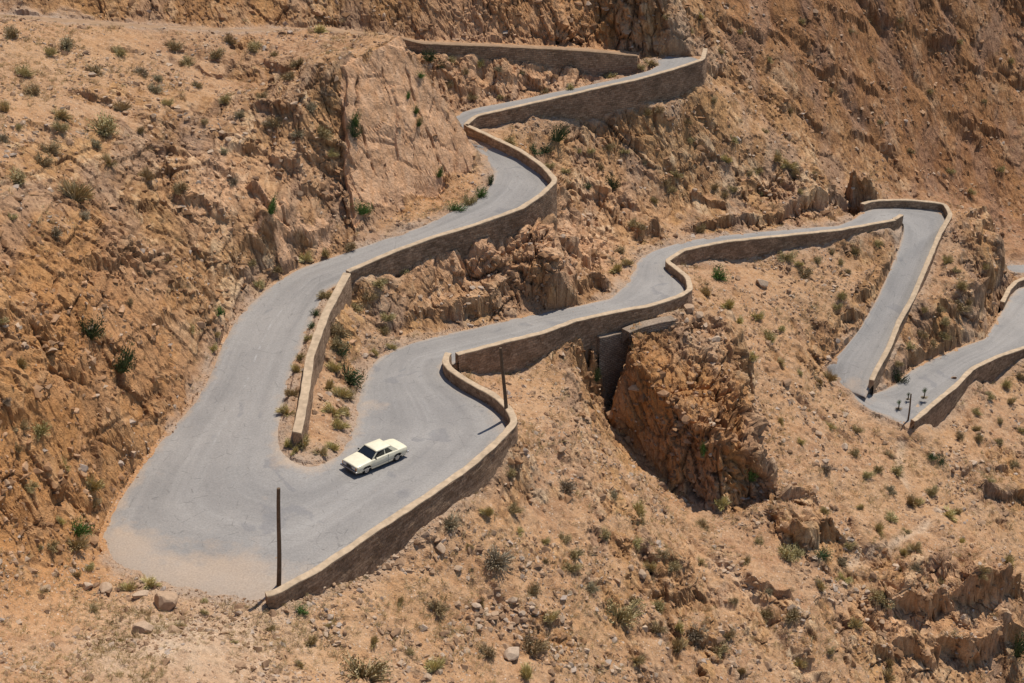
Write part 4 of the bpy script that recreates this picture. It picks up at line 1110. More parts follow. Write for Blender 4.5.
PLANTS = [   # zone, [(u, v, picture width, kind letter)]
 ('on the upper left hillside', [(12,31,18,'o'),(66,41,20,'g'),(22,70,17,'o'),(35,90,16,'o'),(49,51,11,'o'),(119,51,14,'o'),(96,70,15,'o'),(176,45,15,'o'),(215,53,17,'o'),(229,39,12,'s'),(254,45,15,'o'),(188,61,13,'o'),(299,61,14,'o'),(291,74,14,'o'),(274,53,10,'o'),(319,27,13,'s'),(326,90,11,'g'),(309,106,13,'g'),(323,129,17,'o'),(299,131,13,'g'),(274,121,15,'o'),(225,98,12,'o'),(240,113,12,'g'),(154,88,14,'g'),(141,70,12,'g'),(157,77,11,'g'),(123,106,14,'s'),(59,113,16,'s'),(104,125,30,'o'),(96,143,16,'g'),(59,127,14,'o'),(51,149,17,'o'),(41,158,17,'o'),(18,176,24,'o'),(76,190,27,'s'),(108,158,14,'s'),(147,174,15,'s'),(180,184,15,'o'),(84,215,14,'g'),(55,229,15,'g'),(2,137,14,'g'),(6,106,14,'s'),(330,152,10,'o'),(233,180,10,'g'),(223,150,9,'g'),(197,84,9,'o'),(168,102,11,'s'),(12,215,10,'o'),(18,125,9,'o'),(140,130,9,'o'),(205,120,9,'o'),(262,95,9,'o')]),
 ('on the reddish bank left of the bend', [(4,317,12,'o'),(20,362,16,'s'),(41,425,17,'o'),(20,425,13,'s'),(61,463,15,'s'),(31,482,13,'o'),(18,446,10,'s'),(5,400,10,'g'),(130,300,8,'o'),(150,270,8,'g'),(60,520,9,'s'),(40,545,9,'o')]),
 ('on the verge between bank and asphalt', [(92,482,20,'s'),(94,504,13,'s'),(76,541,19,'s'),(51,543,13,'o'),(76,574,10,'s'),(90,567,10,'o'),(94,608,10,'o'),(192,327,9,'s'),(260,284,11,'o'),(252,261,10,'o'),(276,268,10,'o'),(305,257,12,'s'),(325,251,10,'s'),(352,245,11,'o'),(213,347,9,'s'),(216,333,8,'s')]),
 ('in the strip between asphalt and straight low wall', [(325,294,13,'o'),(315,313,10,'d'),(311,325,9,'d'),(307,337,11,'o'),(300,355,10,'o'),(297,368,12,'s'),(291,392,12,'s'),(287,409,13,'s'),(289,442,11,'s'),(294,449,9,'s')]),
 ('on the stony ground beyond the straight low wall', [(338,329,20,'o'),(333,342,14,'o'),(332,366,15,'s'),(328,384,14,'s'),(340,392,16,'s'),(332,407,16,'s'),(348,395,12,'o'),(338,423,14,'s'),(332,446,12,'s'),(321,450,12,'s'),(303,440,17,'s'),(379,282,13,'o'),(368,294,15,'o'),(356,304,14,'o'),(383,331,14,'o'),(387,315,12,'o'),(391,345,9,'s'),(404,270,13,'o'),(374,352,9,'s'),(345,410,10,'s')]),
 ('on the gravel in front of the bend', [(127,586,14,'s'),(149,582,14,'s'),(205,600,8,'o'),(203,611,9,'o'),(270,627,8,'s'),(180,625,8,'s'),(235,640,6,'o'),(120,640,6,'s')]),
 ('on the slope below the bend wall', [(511,471,15,'o'),(566,484,22,'g'),(450,520,18,'g'),(488,510,13,'s'),(513,506,13,'o'),(495,557,28,'g'),(533,590,15,'o'),(437,606,17,'o'),(550,615,15,'s'),(531,643,26,'o'),(488,651,19,'o'),(527,672,18,'s'),(433,664,20,'s'),(362,666,38,'o'),(311,639,14,'s'),(373,639,12,'s'),(299,664,9,'s'),(570,565,16,'o'),(574,551,13,'o'),(564,537,13,'o'),(605,533,15,'o'),(591,586,13,'g'),(470,545,8,'s'),(400,600,8,'s'),(545,540,8,'s'),(520,530,8,'s'),(545,560,8,'o'),(480,600,9,'s'),(330,625,8,'s'),(410,650,9,'o')]),
 ('on the slope below the big jagged rock', [(638,508,16,'s'),(613,492,14,'g'),(636,541,13,'o'),(619,612,28,'o'),(648,565,14,'s'),(658,604,17,'o'),(632,600,12,'o'),(673,565,14,'o'),(662,553,12,'o'),(677,645,18,'s'),(636,658,13,'s'),(695,631,19,'g'),(679,625,13,'s'),(718,647,16,'o'),(728,633,11,'s'),(704,523,11,'s'),(722,500,14,'s'),(657,625,15,'o'),(745,560,10,'s'),(760,540,10,'o'),(792,612,18,'o'),(765,612,15,'o'),(820,584,12,'s'),(843,576,11,'s'),(855,623,13,'s'),(735,600,10,'o'),(770,590,9,'g'),(640,520,9,'s'),(800,660,12,'s'),(740,670,12,'s'),(830,650,10,'o'),(700,560,9,'s'),(886,674,13,'s'),(888,662,12,'s')]),
 ('on the wide slope right of the big jagged rock', [(825,467,13,'g'),(866,473,12,'o'),(853,453,12,'o'),(855,428,11,'o'),(896,469,13,'o'),(890,488,12,'g'),(911,500,14,'s'),(918,502,11,'s'),(931,490,13,'o'),(947,512,13,'s'),(892,516,14,'o'),(878,527,12,'s'),(825,510,10,'o'),(786,551,17,'o'),(796,553,13,'o'),(841,559,13,'g'),(847,543,13,'o'),(915,547,12,'s'),(915,565,11,'g'),(904,551,10,'s'),(886,598,19,'o'),(876,594,12,'s'),(820,551,17,'d'),(1007,559,13,'s'),(984,569,10,'s'),(978,572,10,'s'),(956,510,11,'s'),(978,436,10,'o'),(1013,463,11,'o'),(960,435,9,'o'),(976,427,9,'s'),(1000,420,9,'o'),(878,467,10,'o'),(888,453,9,'o'),(940,460,12,'d'),(933,455,10,'d'),(757,315,11,'s'),(771,337,14,'o'),(706,290,12,'s'),(728,304,14,'s'),(753,354,11,'s'),(782,327,9,'o'),(829,376,14,'s'),(819,382,10,'s'),(740,318,9,'s'),(780,360,8,'s'),(800,372,8,'o'),(841,294,10,'o'),(837,305,9,'o'),(786,257,13,'o'),(804,272,15,'o'),(849,270,9,'o'),(855,249,10,'o'),(817,259,9,'o'),(798,263,9,'s'),(878,241,9,'o'),(831,251,10,'o'),(840,262,8,'o'),(905,530,8,'o'),(960,540,8,'s'),(940,580,8,'o'),(990,480,8,'o'),(860,505,8,'s'),(780,420,8,'s'),(800,440,8,'s'),(830,425,8,'s')]),
 ('on the ground between the two right hand limbs', [(947,259,12,'s'),(960,284,12,'o'),(937,306,11,'o'),(958,306,13,'o'),(923,333,11,'o'),(933,341,11,'o'),(968,300,9,'o'),(945,320,10,'o'),(925,310,8,'s'),(955,270,8,'o'),(975,245,8,'o'),(945,335,9,'o'),(985,265,8,'s'),(908,345,8,'o'),(898,362,9,'o')]),
 ('on the slope past the lowest road wall', [(1019,374,11,'o'),(1005,382,11,'o'),(990,395,9,'o'),(1012,400,9,'s'),(975,410,9,'o'),(1000,440,10,'o'),(1020,430,9,'o')]),
 ('on the slope between the upper and lower limbs', [(534,149,12,'d'),(545,149,12,'d'),(508,139,12,'o'),(587,186,9,'d'),(649,111,10,'o'),(659,109,9,'o'),(608,147,9,'o'),(577,149,8,'o'),(712,100,10,'o'),(725,194,10,'o'),(671,188,9,'o'),(665,182,9,'o'),(632,223,12,'o'),(642,228,11,'o'),(698,229,12,'o'),(549,164,9,'o'),(676,174,9,'o'),(757,168,10,'o'),(735,188,9,'o'),(794,172,11,'s'),(776,156,12,'s'),(788,162,12,'s'),(726,158,11,'s'),(748,172,9,'o'),(715,186,9,'o'),(690,140,9,'o'),(735,140,8,'o'),(760,190,8,'o'),(800,190,8,'o'),(815,175,8,'o'),(600,165,8,'o'),(625,150,8,'o'),(645,160,8,'g'),(690,165,8,'g'),(655,200,9,'o'),(590,150,8,'o'),(565,170,8,'o'),(685,120,8,'o'),(620,250,13,'o'),(615,268,12,'s'),(627,262,10,'s')]),
 ('on the striped rock behind the crag', [(452,59,10,'o'),(442,63,11,'d'),(465,70,9,'o'),(480,62,9,'o'),(500,68,9,'g'),(520,72,8,'o'),(470,95,9,'o'),(500,96,8,'o'),(545,92,8,'o'),(570,86,9,'o'),(610,76,9,'o'),(640,66,10,'o'),(650,62,9,'s'),(450,85,9,'o')]),
 ('on the mountainside across the gorge', [(740,30,7,'o'),(770,60,7,'o'),(800,20,7,'o'),(830,90,7,'o'),(870,60,7,'o'),(900,20,7,'o'),(930,90,7,'o'),(960,40,7,'o'),(985,100,7,'o'),(1000,170,8,'o'),(950,170,8,'o'),(910,150,7,'o'),(880,120,7,'o'),(850,30,6,'o'),(790,110,7,'o'),(765,130,7,'o'),(690,30,7,'o'),(665,15,7,'o'),(970,190,8,'o'),(1010,60,7,'o'),(720,50,8,'o'),(700,15,7,'s')]),
]
SPECIAL = [   # plants that can be told apart at a glance
 (270,205,14,20,'green','fresh green shrub hanging on the rocky left hillside halfway down'),
 (361,208,18,14,'green','green shrub at the foot of the tall crack left of the pink slab'),
 (354,117,12,20,'green','tall green shrub growing in the upper crack of the pink slab'),
 (354,129,12,16,'dark','dark green shrub just under another in the upper crack of the slab'),
 (88,325,22,28,'dark','upper of two dark green bushes on the reddish bank left of the road'),
 (121,356,19,38,'dark','lower, longer of two dark green bushes on the reddish bank left of the road'),
 (219,309,13,11,'green','low green shrub on the bank just left of the upper asphalt edge'),
 (76,526,24,18,'green','large yellowish green tuft on the verge at the left of the wide bend'),
 (348,374,26,20,'dark','large dark green bush beside the asphalt below the straight low wall'),
 (340,349,18,14,'dark','dark bush on the stony ground halfway along the straight low wall'),
 (301,608,14,12,'green','bright green little shrub at the near end of the bend wall'),
 (751,472,18,20,'green','bright green shrub at the right foot of the big jagged rock'),
 (704,446,10,16,'green','small green shrub clinging to the face of the big jagged rock'),
 (596,374,9,16,'dark','dark upright bush on the ridge beside the tall grey retaining wall'),
 (1015,642,20,34,'dark','tall dark green bush on the ledges in the bottom right corner'),
 (557,132,15,20,'dark','round dark bush under the tall upper wall near its mound of earth'),
 (613,180,13,18,'dark','dark upright bush alone on the slope above the lower limb'),
 (430,54,13,13,'dark','round dark bush just behind the top of the crag'),
 (420,73,10,8,'green','small green shrub high on the pink slab'),
 (479,193,15,13,'green','bright green shrub at the foot of the crag beside the asphalt'),
 (469,199,15,12,'olive','olive shrub at the foot of the crag beside a bright green one'),
 (454,207,18,12,'green','low spreading green shrub along the asphalt under the crag'),
 (491,180,9,11,'dark','small dark shrub on the asphalt edge right of the crag'),
 (716,272,19,14,'green','yellowish green shrub on the crest below the inner lower bend'),
 (900,375,16,15,'dark','dark round bush at the foot of the far straight wall'),
 (409,95,7,9,'green','uppermost small plant in the long diagonal crack of the slab'),
 (415,108,7,12,'green','second small plant down the long diagonal crack of the slab'),
 (420,121,7,12,'green','third small plant down the long diagonal crack of the slab'),
 (439,172,7,14,'green','lowest small plant in the long diagonal crack of the slab'),
]
KIND_OF = {'o': 'olive', 'g': 'grey', 's': 'straw', 'd': 'dark'}
n_pl = 0
def put_plant(u, v, w, h, kind, label, group):
    global n_pl
    p, k = spot(u, v + h * .38)
    if p is None: return
    s = px_size(p); n_pl += 1
    me = KINDS[kind][n_pl % len(KINDS[kind])]
    o = bpy.data.objects.new(NAMES[kind][0], me); C.objects.link(o)
    n = NN2[k]; up = Vector((n[0] * .35, n[1] * .35, 1)).normalized()
    o.location = p - np.array([0, 0, .04])
    o.rotation_euler = (up.to_track_quat('Z', 'Y') @ Matrix.Rotation(random.uniform(0, 6.28), 3, 'Z').to_quaternion()).to_euler()
    r = w * s * .61
    o.scale = (r, r * random.uniform(.85, 1.1), h * s * 1.12)
    thing(o, label, NAMES[kind][1], group)
for zone, L in PLANTS:
    for u, v, w, c in L:
        kind = KIND_OF[c]
        size = 'large ' if w >= 20 else ('small ' if w <= 9 else '')
        lab = f'{size}{LOOK[kind]} {zone}'
        put_plant(u + random.uniform(-.5, .5), v, w * 1.12, w * random.uniform(.62, .8) if kind != 'straw' else w * .78, kind, lab, lab.replace('shrub ', 'shrubs ').replace('tuft ', 'tufts ').replace('bush ', 'bushes '))
for u, v, w, h, kind, lab in SPECIAL:
    put_plant(u, v, w, h, kind, lab, None)

def merged(name, protos, idxs, scale_fn, mat, tint=False, sink=.0, flatz=1.):
    """many small copies of prototype arrays written as one mesh"""
    VV, FF, TT = [], [], []; off = 0
    for i in idxs:
        V, F, T = protos[rng.integers(len(protos))]
        s = scale_fn(i)
        a = rng.uniform(0, 6.283); ca, sa = math.cos(a), math.sin(a)
        W = V * s; W = np.c_[W[:, 0] * ca - W[:, 1] * sa, W[:, 0] * sa + W[:, 1] * ca, W[:, 2] * flatz]
        VV.append(W + TV[i] - np.array([0, 0, sink]) * s); FF.append(F + off); off += len(V)
        TT.append(np.clip(T * .6 + rng.uniform(0, .4), 0, 1) if tint else np.full(len(V), rng.uniform(0, 1)))
    o = np_mesh(name, np.concatenate(VV), np.concatenate(FF), mat)
    t = np.concatenate(TT); at_ = o.data.color_attributes.new('tint', 'FLOAT_COLOR', 'POINT')
    at_.data.foreach_set('color', np.stack([t, t, t, np.ones_like(t)], 1).astype(np.float32).ravel())
    return o
inview = (_su > -60) & (_su < 1084) & (_sv > -40) & (_sv < 723)
ok = inview & (~inroad) & (near < .42) & (TY > 48)
cand = np.nonzero(ok)[0]
pn = fbm(TP[cand], 6., 3, 201)
soilw = 1 - rock[cand]
# ---- thin dry grass on the loose slopes
w_ = np.clip(pn * 1.2 + .25, 0, 1) * (.25 + soilw) * (1 - .9 * cragm[cand]) * np.where(NN[cand, 2] > .6, 1, .25)
gi = rng.choice(cand, 6500, replace=False, p=w_ / w_.sum())
small = [tuft_arrays(300 + k, 30, .95, .6) for k in range(8)]
go = merged('dry_grass', small, gi, lambda i: rng.uniform(.5, 1) ** 2 * .42 * (.6 + .4 * min(1, _dep[i] / 130)), LEAF['straw'], True)
thing(go, None, None, kind='stuff')
gi2 = rng.choice(cand, 3200, replace=False, p=w_ / w_.sum())
go2 = merged('low_dry_vegetation', small, gi2, lambda i: rng.uniform(.5, 1) ** 2 * .62 * (.6 + .4 * min(1, _dep[i] / 130)), LEAF['olive'], True)
thing(go2, None, None, kind='stuff')

# ------------------------------------------------------------------ stones
def chipped(seed, npts, sx=1, sy=.8, sz=.6):
    g = np.random.default_rng(seed); bm = bmesh.new()
    for i in range(npts):
        p = g.normal(0, 1, 3); p /= np.linalg.norm(p); p *= g.uniform(.75, 1.05)
        bm.verts.new((p[0] * sx, p[1] * sy, p[2] * sz))
    bmesh.ops.convex_hull(bm, input=bm.verts)
    for v in [v for v in bm.verts if not v.link_faces]: bm.verts.remove(v)
    bm.verts.index_update()
    V = np.array([v.co[:] for v in bm.verts]); F = np.array([[v.index for v in f.verts] for f in bm.faces if len(f.verts) == 3])
    bm.free()
    return V, F, np.zeros(len(V))
def stone_material(name='weathered_stone', dark=1.):
    m, nt, bs = new_mat(name); b = NB(nt)
    vc = b.n('ShaderNodeVertexColor', layer_name='tint'); s = b.n('ShaderNodeSeparateColor'); b.l(vc.outputs[0], s.inputs[0])
    oi = b.n('ShaderNodeObjectInfo'); tc = b.n('ShaderNodeTexCoord')
    t = b.math('ADD', s.outputs[0], b.math('MULTIPLY', oi.outputs['Random'], .0))
    nf = b.noise(tc.outputs['Object'], 5, 3, .6)
    c = b.ramp(t, [(0, (.19, .112, .065)), (.3, (.30, .18, .104)), (.6, (.39, .25, .152)), (.85, (.48, .345, .235)), (1, (.37, .29, .23))] if dark == 1. else [(0, (.17, .09, .045)), (.4, (.29, .155, .075)), (.75, (.37, .205, .105)), (1, (.47, .29, .17))])
    c = b.mix(1., c, b.ramp(nf, [(.25, .78), (.75, 1.2)]), 'MULTIPLY')
    b.l(c, bs.inputs['Base Color']); bs.inputs['Roughness'].default_value = .9; bs.inputs['Specular IOR Level'].default_value = .15
    return m
M_STONE = stone_material(); M_RUBBLE = stone_material('broken_rock', .8)
stones = [chipped(400 + k, 9 + k % 5, 1, rng.uniform(.6, .95), rng.uniform(.45, .8)) for k in range(14)]
sn = fbm(TP[cand], 4., 3, 211)
w_ = np.clip(sn * 1.6 + .3, .02, 1) * (.35 + .65 * soilw) * (1 - .85 * cragm[cand])
si_ = rng.choice(cand, 24000, replace=False, p=w_ / w_.sum())
so_ = merged('scree', stones, si_, lambda i: min(.05 + .14 * rng.exponential(.6), .45) * (.7 + .3 * min(1.6, _dep[i] / 100)), M_STONE, False, .1)
thing(so_, None, None, kind='stuff')

# loose gravel along the margins of the asphalt and over the dusty apron
gd = np.minimum(np.hypot(TX - at(170, 592, 0)[0], TY - at(170, 592, 0)[1]), np.hypot(TX - at(250, 600, 0)[0], TY - at(250, 600, 0)[1]))
gw = inview * (np.exp(-((near - .55) / .14) ** 2) * (near < .86) + 1.2 * np.exp(-(gd / 2.6) ** 2) + .02 * inroad * (near < .97))
gg = rng.choice(len(TX), 9000, replace=False, p=gw / gw.sum())
lo_ = merged('loose_gravel', stones, gg, lambda i: (.025 + .045 * rng.exponential(.6)) * (.8 + .3 * min(1.6, _dep[i] / 100)), M_STONE, False, .0)
thing(lo_, None, None, kind='stuff')

# angular blocks broken out of the rock faces
w_ = (rock[cand] ** 2 * np.clip(.5 + n12[cand], .05, 1) * (1 - .95 * cragm[cand]) + .004)
bi = rng.choice(cand, 5200, replace=False, p=w_ / w_.sum())
bo_ = merged('rock_rubble', stones, bi, lambda i: min(.13 + .22 * rng.exponential(.6), .62) * (.75 + .25 * min(1.6, _dep[i] / 100)), M_RUBBLE, False, .35, .9)
thing(bo_, None, None, kind='stuff')

# single rocks one can pick out
def rock_mesh(seed, cuts=16, sub=3):
    g = np.random.default_rng(seed); bm = bmesh.new(); bmesh.ops.create_icosphere(bm, subdivisions=sub, radius=1)
    V = np.array([v.co[:] for v in bm.verts])
    for i in range(cuts):
        n = g.normal(0, 1, 3); n /= np.linalg.norm(n); h = g.uniform(.5, .85)
        d = V @ n - h; V = np.where(d[:, None] > 0, V - d[:, None] * n, V)
    V *= np.array([1, g.uniform(.7, .95), g.uniform(.6, .85)])
    V += .035 * np.stack([vnoise((V * 1).astype(np.float32), .45, seed + q) for q in range(3)], 1)
    F = np.array([[v.index for v in f.verts] for f in bm.faces]); bm.free()
    o = np_mesh('rock', V, F, M_STONE)
    t = np.full(len(V), g.uniform(.25, .9)); at_ = o.data.color_attributes.new('tint', 'FLOAT_COLOR', 'POINT')
    at_.data.foreach_set('color', np.stack([t, t, t, np.ones_like(t)], 1).astype(np.float32).ravel())
    me = o.data; bpy.data.objects.remove(o); return me
ROCKS = [rock_mesh(500 + k, 12 + k % 8, 3 if k < 6 else 2) for k in range(14)]
nrk = 0
def put_rock(u, v, w, label, group=None, mesh=None, hgt=.85, name='rock', cat='rock', sink=.25):
    global nrk
    p, k = spot(u, v + w * .25)
    if p is None: return
    s = px_size(p); nrk += 1
    o = bpy.data.objects.new(name, ROCKS[mesh if mesh is not None else nrk % len(ROCKS)]); C.objects.link(o)
    r = w * s * .55
    o.scale = (r, r * random.uniform(.8, 1.1), r * hgt * random.uniform(.85, 1.1))
    o.rotation_euler = (random.uniform(-.4, .4), random.uniform(-.4, .4), random.uniform(0, 6.28))
    o.location = p + np.array([0, 0, r * hgt * (.5 - sink)])
    thing(o, label, cat, group)
for a in [
 (86, 584, 15, 'leftmost tan boulder in the row at the edge of the gravel apron', None, 0), (105, 586, 17, 'flat brown boulder second in the row at the edge of the gravel apron', None, 1),
 (119, 588, 9, 'small pale boulder third in the row at the gravel edge', None, 2), (141, 592, 18, 'whitish boulder between two straw tufts at the gravel edge', None, 3),
 (166, 596, 30, 'biggest tan boulder at the end of the row on the gravel edge', None, 4), (142, 624, 24, 'lone brown boulder on the gravel in front of the row', None, 5),
 (46, 586, 15, 'dark brown boulder half sunk in the bank at bottom left', None, 1), (513, 651, 22, 'orange boulder beside a large shrub on the slope below the bend', None, 0),
 (762, 281, 15, 'large brown boulder alone on the bare slope under the lower limb wall', None, 3), (738, 277, 8, 'small slab of rock left of the large boulder on the bare slope', None, 2),
 (764, 292, 6, 'small stone just below the large boulder on the bare slope', None, 4), (631, 566, 10, 'brown rock of a pair on the slope below the jagged rock', None, 4), (641, 572, 12, 'pale rock of a pair on the slope below the jagged rock', None, 5),
 (786, 381, 13, 'flat dark rock sticking out of the wide slope below the far limb', None, 2), (818, 432, 9, 'grey rock low on the wide slope beneath the far limb', None, 1), (440, 545, 14, 'red brown rock on the bare slope below the bend wall', None, 1),
 (458, 566, 13, 'dark flat rock on the slope between two grey shrubs', None, 3), (953, 377, 8, 'little dark rock on the asphalt edge of the lowest road', None, 2), (694, 189, 8, 'pale boulder on the slope above the lower limb', None, 0),
 (690, 306, 13, 'brown rock wedged under the corner of the lower limb wall', None, 4), (699, 313, 11, 'tan rock below the corner of the lower limb wall', None, 5), (715, 338, 12, 'grey rock on the top right flank of the big jagged rock', None, 0)]:
    put_rock(a[0], a[1], a[2], a[3], a[4], a[5])
def heap(u0, v0, u1, v1, n, spread, w0, w1, label, group):
    for i in range(n):
        f = random.random()
        put_rock(u0 + (u1 - u0) * f + random.gauss(0, spread), v0 + (v1 - v0) * f + random.gauss(0, spread * .8), random.uniform(w0, w1), label, group, None, .8, 'loose_stone', 'stone', .2)
heap(318, 592, 384, 560, 34, 4, 4, 8, 'tan stone in the rubble heaped along the foot of the bend wall', 'rubble at the foot of the bend wall')
heap(318, 622, 345, 652, 24, 5, 4, 8, 'tan stone in the loose line near the bright green shrub', 'stones in the line near the green shrub')
heap(470, 605, 520, 630, 40, 9, 4, 11, 'brown stone in the rubble patch above the orange boulder', 'stones above the orange boulder')
heap(555, 650, 600, 670, 24, 10, 4, 8, 'grey stone in the scree patch right of the orange boulder', 'stones right of the orange boulder')
heap(455, 365, 452, 374, 9, 2, 3, 5, 'stone in the gap between bend wall and lower wall', 'stones in the gap of the wall')
heap(676, 318, 706, 340, 12, 5, 4, 8, 'rough brown stone lying about the top of the big jagged rock', 'stones on top of the jagged rock')
heap(860, 590, 890, 650, 26, 8, 4, 8, 'whitish stone in the dry gully above the bottom ledges', 'pale stones in the gully')
heap(720, 560, 740, 580, 10, 8, 4, 9, 'pale stone in the washed out rill of the lower slope', 'pale stones in the rill')
heap(395, 285, 500, 310, 26, 9, 3, 7, 'grey stone on the scree bank under the upper wall', 'stones on the scree bank')
heap(30, 60, 300, 170, 30, 20, 4, 9, 'tan stone lying on the upper left hillside', 'stones on the upper left hillside')
heap(700, 130, 830, 200, 26, 16, 3, 6, 'brown stone on the slope above the lower limb', 'stones above the lower limb')

# ------------------------------------------------------------------ poles
M_POLE = plain('weathered_pole_wood', (.13, .085, .052), .85, .35, 5., .2, 0, .4)
def pole(u, v, ut, vt, z, r, label):
    p = at(u, v, z); y = p[1]
    zt = row_z(y, vt); q = at(ut, vt, zt)
    bm = bmesh.new(); n = 10; H = zt - z; rings = 9
    prev = None
    for k in range(rings):
        f = k / (rings - 1); rr = r * (1 - .28 * f); cx = (q[0] - p[0]) * f + .05 * math.sin(f * 5) * .6; cy = .03 * math.sin(f * 7)
        ring = [bm.verts.new((cx + rr * math.cos(a * 2 * math.pi / n), cy + rr * math.sin(a * 2 * math.pi / n), -.4 + f * (H + .4))) for a in range(n)]
        if prev:
            for a in range(n): bm.faces.new((prev[a], prev[(a + 1) % n], ring[(a + 1) % n], ring[a]))
        prev = ring
    bm.faces.new(prev)
    me = bpy.data.meshes.new('utility_pole'); bm.to_mesh(me); bm.free(); me.materials.append(M_POLE)
    o = bpy.data.objects.new('utility_pole', me); C.objects.link(o); o.location = p
    thing(o, label, 'pole', 'bare wooden poles beside the road')
    return o
pole(278, 586, 279, 488.5, -.25, .135, 'bare brown wooden pole at the near end of the bend wall, on the asphalt')
pole(507, 419, 501, 348, -1.4, .14, 'dark wooden pole leaning in the corner of the bend wall')
pole(908, 420, 911.5, 394, -16.1, .085, 'short far pole at the end of the lowest road wall')

# ------------------------------------------------------------------ spindly saplings on the far bend
def sapling(u, v, h_px, label):
    z = -16.0; p = at(u, v, z); s = px_size(p); h = h_px * s
    root = empty('sapling', p)
    thing(root, label, 'sapling', 'spindly saplings on the lowest bend')
    bm = bmesh.new(); bmesh.ops.create_cone(bm, segments=6, radius1=.06, radius2=.035, depth=h, matrix=Matrix.Translation((0, 0, h / 2)))
    me = bpy.data.meshes.new('trunk'); bm.to_mesh(me); bm.free(); me.materials.append(M_POLE)
    t = bpy.data.objects.new('trunk', me); C.objects.link(t); t.parent = root
    c = bpy.data.objects.new('crown', KINDS['dark'][0]); C.objects.link(c); c.parent = root; c.location = (0, 0, h * .72); c.scale = (h * .42, h * .42, h * .33)
    d = bpy.data.objects.new('foliage', KINDS['grey'][0]); C.objects.link(d); d.parent = root; d.scale = (h * .5, h * .4, h * .16)
sapling(898.5, 409, 9, 'spindly dark sapling left of the far short pole')
sapling(908, 399.5, 7, 'smallest sapling on the asphalt just behind the far pole')
sapling(924, 398, 10, 'tallest dark sapling on the lowest bend beside its wall')
put_rock(917, 405.5, 9, 'flat dark heap on the lowest bend between sapling and wall', None, 3, .4, 'dark_stone_heap', 'stone heap')

# ------------------------------------------------------------------ masonry under the lower limb
def extra_wall(px, ztop, vfoot, label, thick, mat, key):
    P = resample(np.array([at(u, v, ztop) for u, v in px]), .35)
    fz = np.array([row_z(p[1], vfoot) for p in P])
    T = np.gradient(P[:, :2], axis=0); T /= np.linalg.norm(T, axis=1)[:, None]
    WALLS[key] = dict(key=key, P=P - np.array([0, 0, PAR]), N=np.stack([T[:, 1], -T[:, 0]], 1), fz=fz)
    o = wall_mesh(key, 'retaining_wall', label, thick, mat, cope=.1, cmat=mat, group=None)
    return o
zf = float(WALLS['lower']['fz'].min())
i0 = frac(WALLS['lower']['P'], 594, 319); i1 = frac(WALLS['lower']['P'], 628, 308)
Lw = WALLS['lower']; a = int(i0 * (len(Lw['P']) - 1)); b = int(i1 * (len(Lw['P']) - 1))
WALLS['tall'] = dict(key='tall', P=Lw['P'][a:b + 1] + np.c_[Lw['N'][a:b + 1] * .42, np.full(b + 1 - a, -1.75)], N=Lw['N'][a:b + 1], fz=np.full(b + 1 - a, -11.5))
wall_mesh('tall', 'retaining_wall', 'tall narrow grey stone retaining wall filling the gully below the lower limb', .5, M_WALLG, .1, M_WALLG, group=None)
extra_wall([(625, 330), (640, 324), (656, 320), (673, 317)], -4.15, 340, 'short block of masonry built on top of the big jagged rock', .9, M_WALLG, 'block')
# ------------------------------------------------------------------ the car: an old cream two-door saloon, x = forward
def car_paint(name, colr, rough, coat):
    m, nt, bs = new_mat(name); b = NB(nt)
    tc = b.n('ShaderNodeTexCoord').outputs['Object']
    nf = b.noise(tc, 3., 4, .6)
    b.l(b.mix(1., colr, b.ramp(nf, [(.3, .9), (.7, 1.05)]), 'MULTIPLY'), bs.inputs['Base Color'])
    bs.inputs['Roughness'].default_value = rough; bs.inputs['Coat Weight'].default_value = coat; bs.inputs['Coat Roughness'].default_value = .12
    return m
M_CREAM = car_paint('cream_paint', (.76, .685, .49), .5, .22)
M_GLASS = plain('dark_car_glass', (.012, .014, .016), .06, .1, 3., .6)
M_TYRE = plain('tyre_rubber', (.02, .02, .02), .8, .2, 8.)
M_CHROME = plain('dull_chrome', (.45, .44, .42), .28, .1, 5., .5, .9)
M_BLACK = plain('black_trim', (.018, .018, .018), .5, .2, 6.)
M_LAMP = plain('lamp_glass', (.55, .53, .48), .15, .1, 5., .6)
M_AMBER = plain('amber_lens', (.55, .20, .03), .25, .1, 5.)
M_RED = plain('red_lens', (.35, .03, .02), .25, .1, 5.)

pf = at(365.8, 476.6, -.95); pr = at(398.4, 461.8, -1.1)
hd = math.atan2(pf[1] - pr[1], pf[0] - pr[0])
fwd = np.array([math.cos(hd), math.sin(hd)]); lft = np.array([-fwd[1], fwd[0]])
# the traced wheels are those on the car's left side (towards the viewer)
ctr = (pf[:2] + pr[:2]) / 2 - lft * .74
zc = float(RSM(RZF, np.array([ctr[0]]), np.array([ctr[1]]))[0])
zfr = float(RSM(RZF, np.array([ctr[0] + fwd[0] * 1.4]), np.array([ctr[1] + fwd[1] * 1.4]))[0])
zre = float(RSM(RZF, np.array([ctr[0] - fwd[0] * 1.4]), np.array([ctr[1] - fwd[1] * 1.4]))[0])
car = empty('parked_car', (ctr[0], ctr[1], (zfr + zre) / 2 + .02), hd)
car.rotation_euler = (0, -math.atan2(zfr - zre, 2.8), hd)
thing(car, 'old cream two-door saloon car with black glass driving through the wide bend', 'car')
car.name = 'cream_car'; car.scale = (.91, .91, .91)

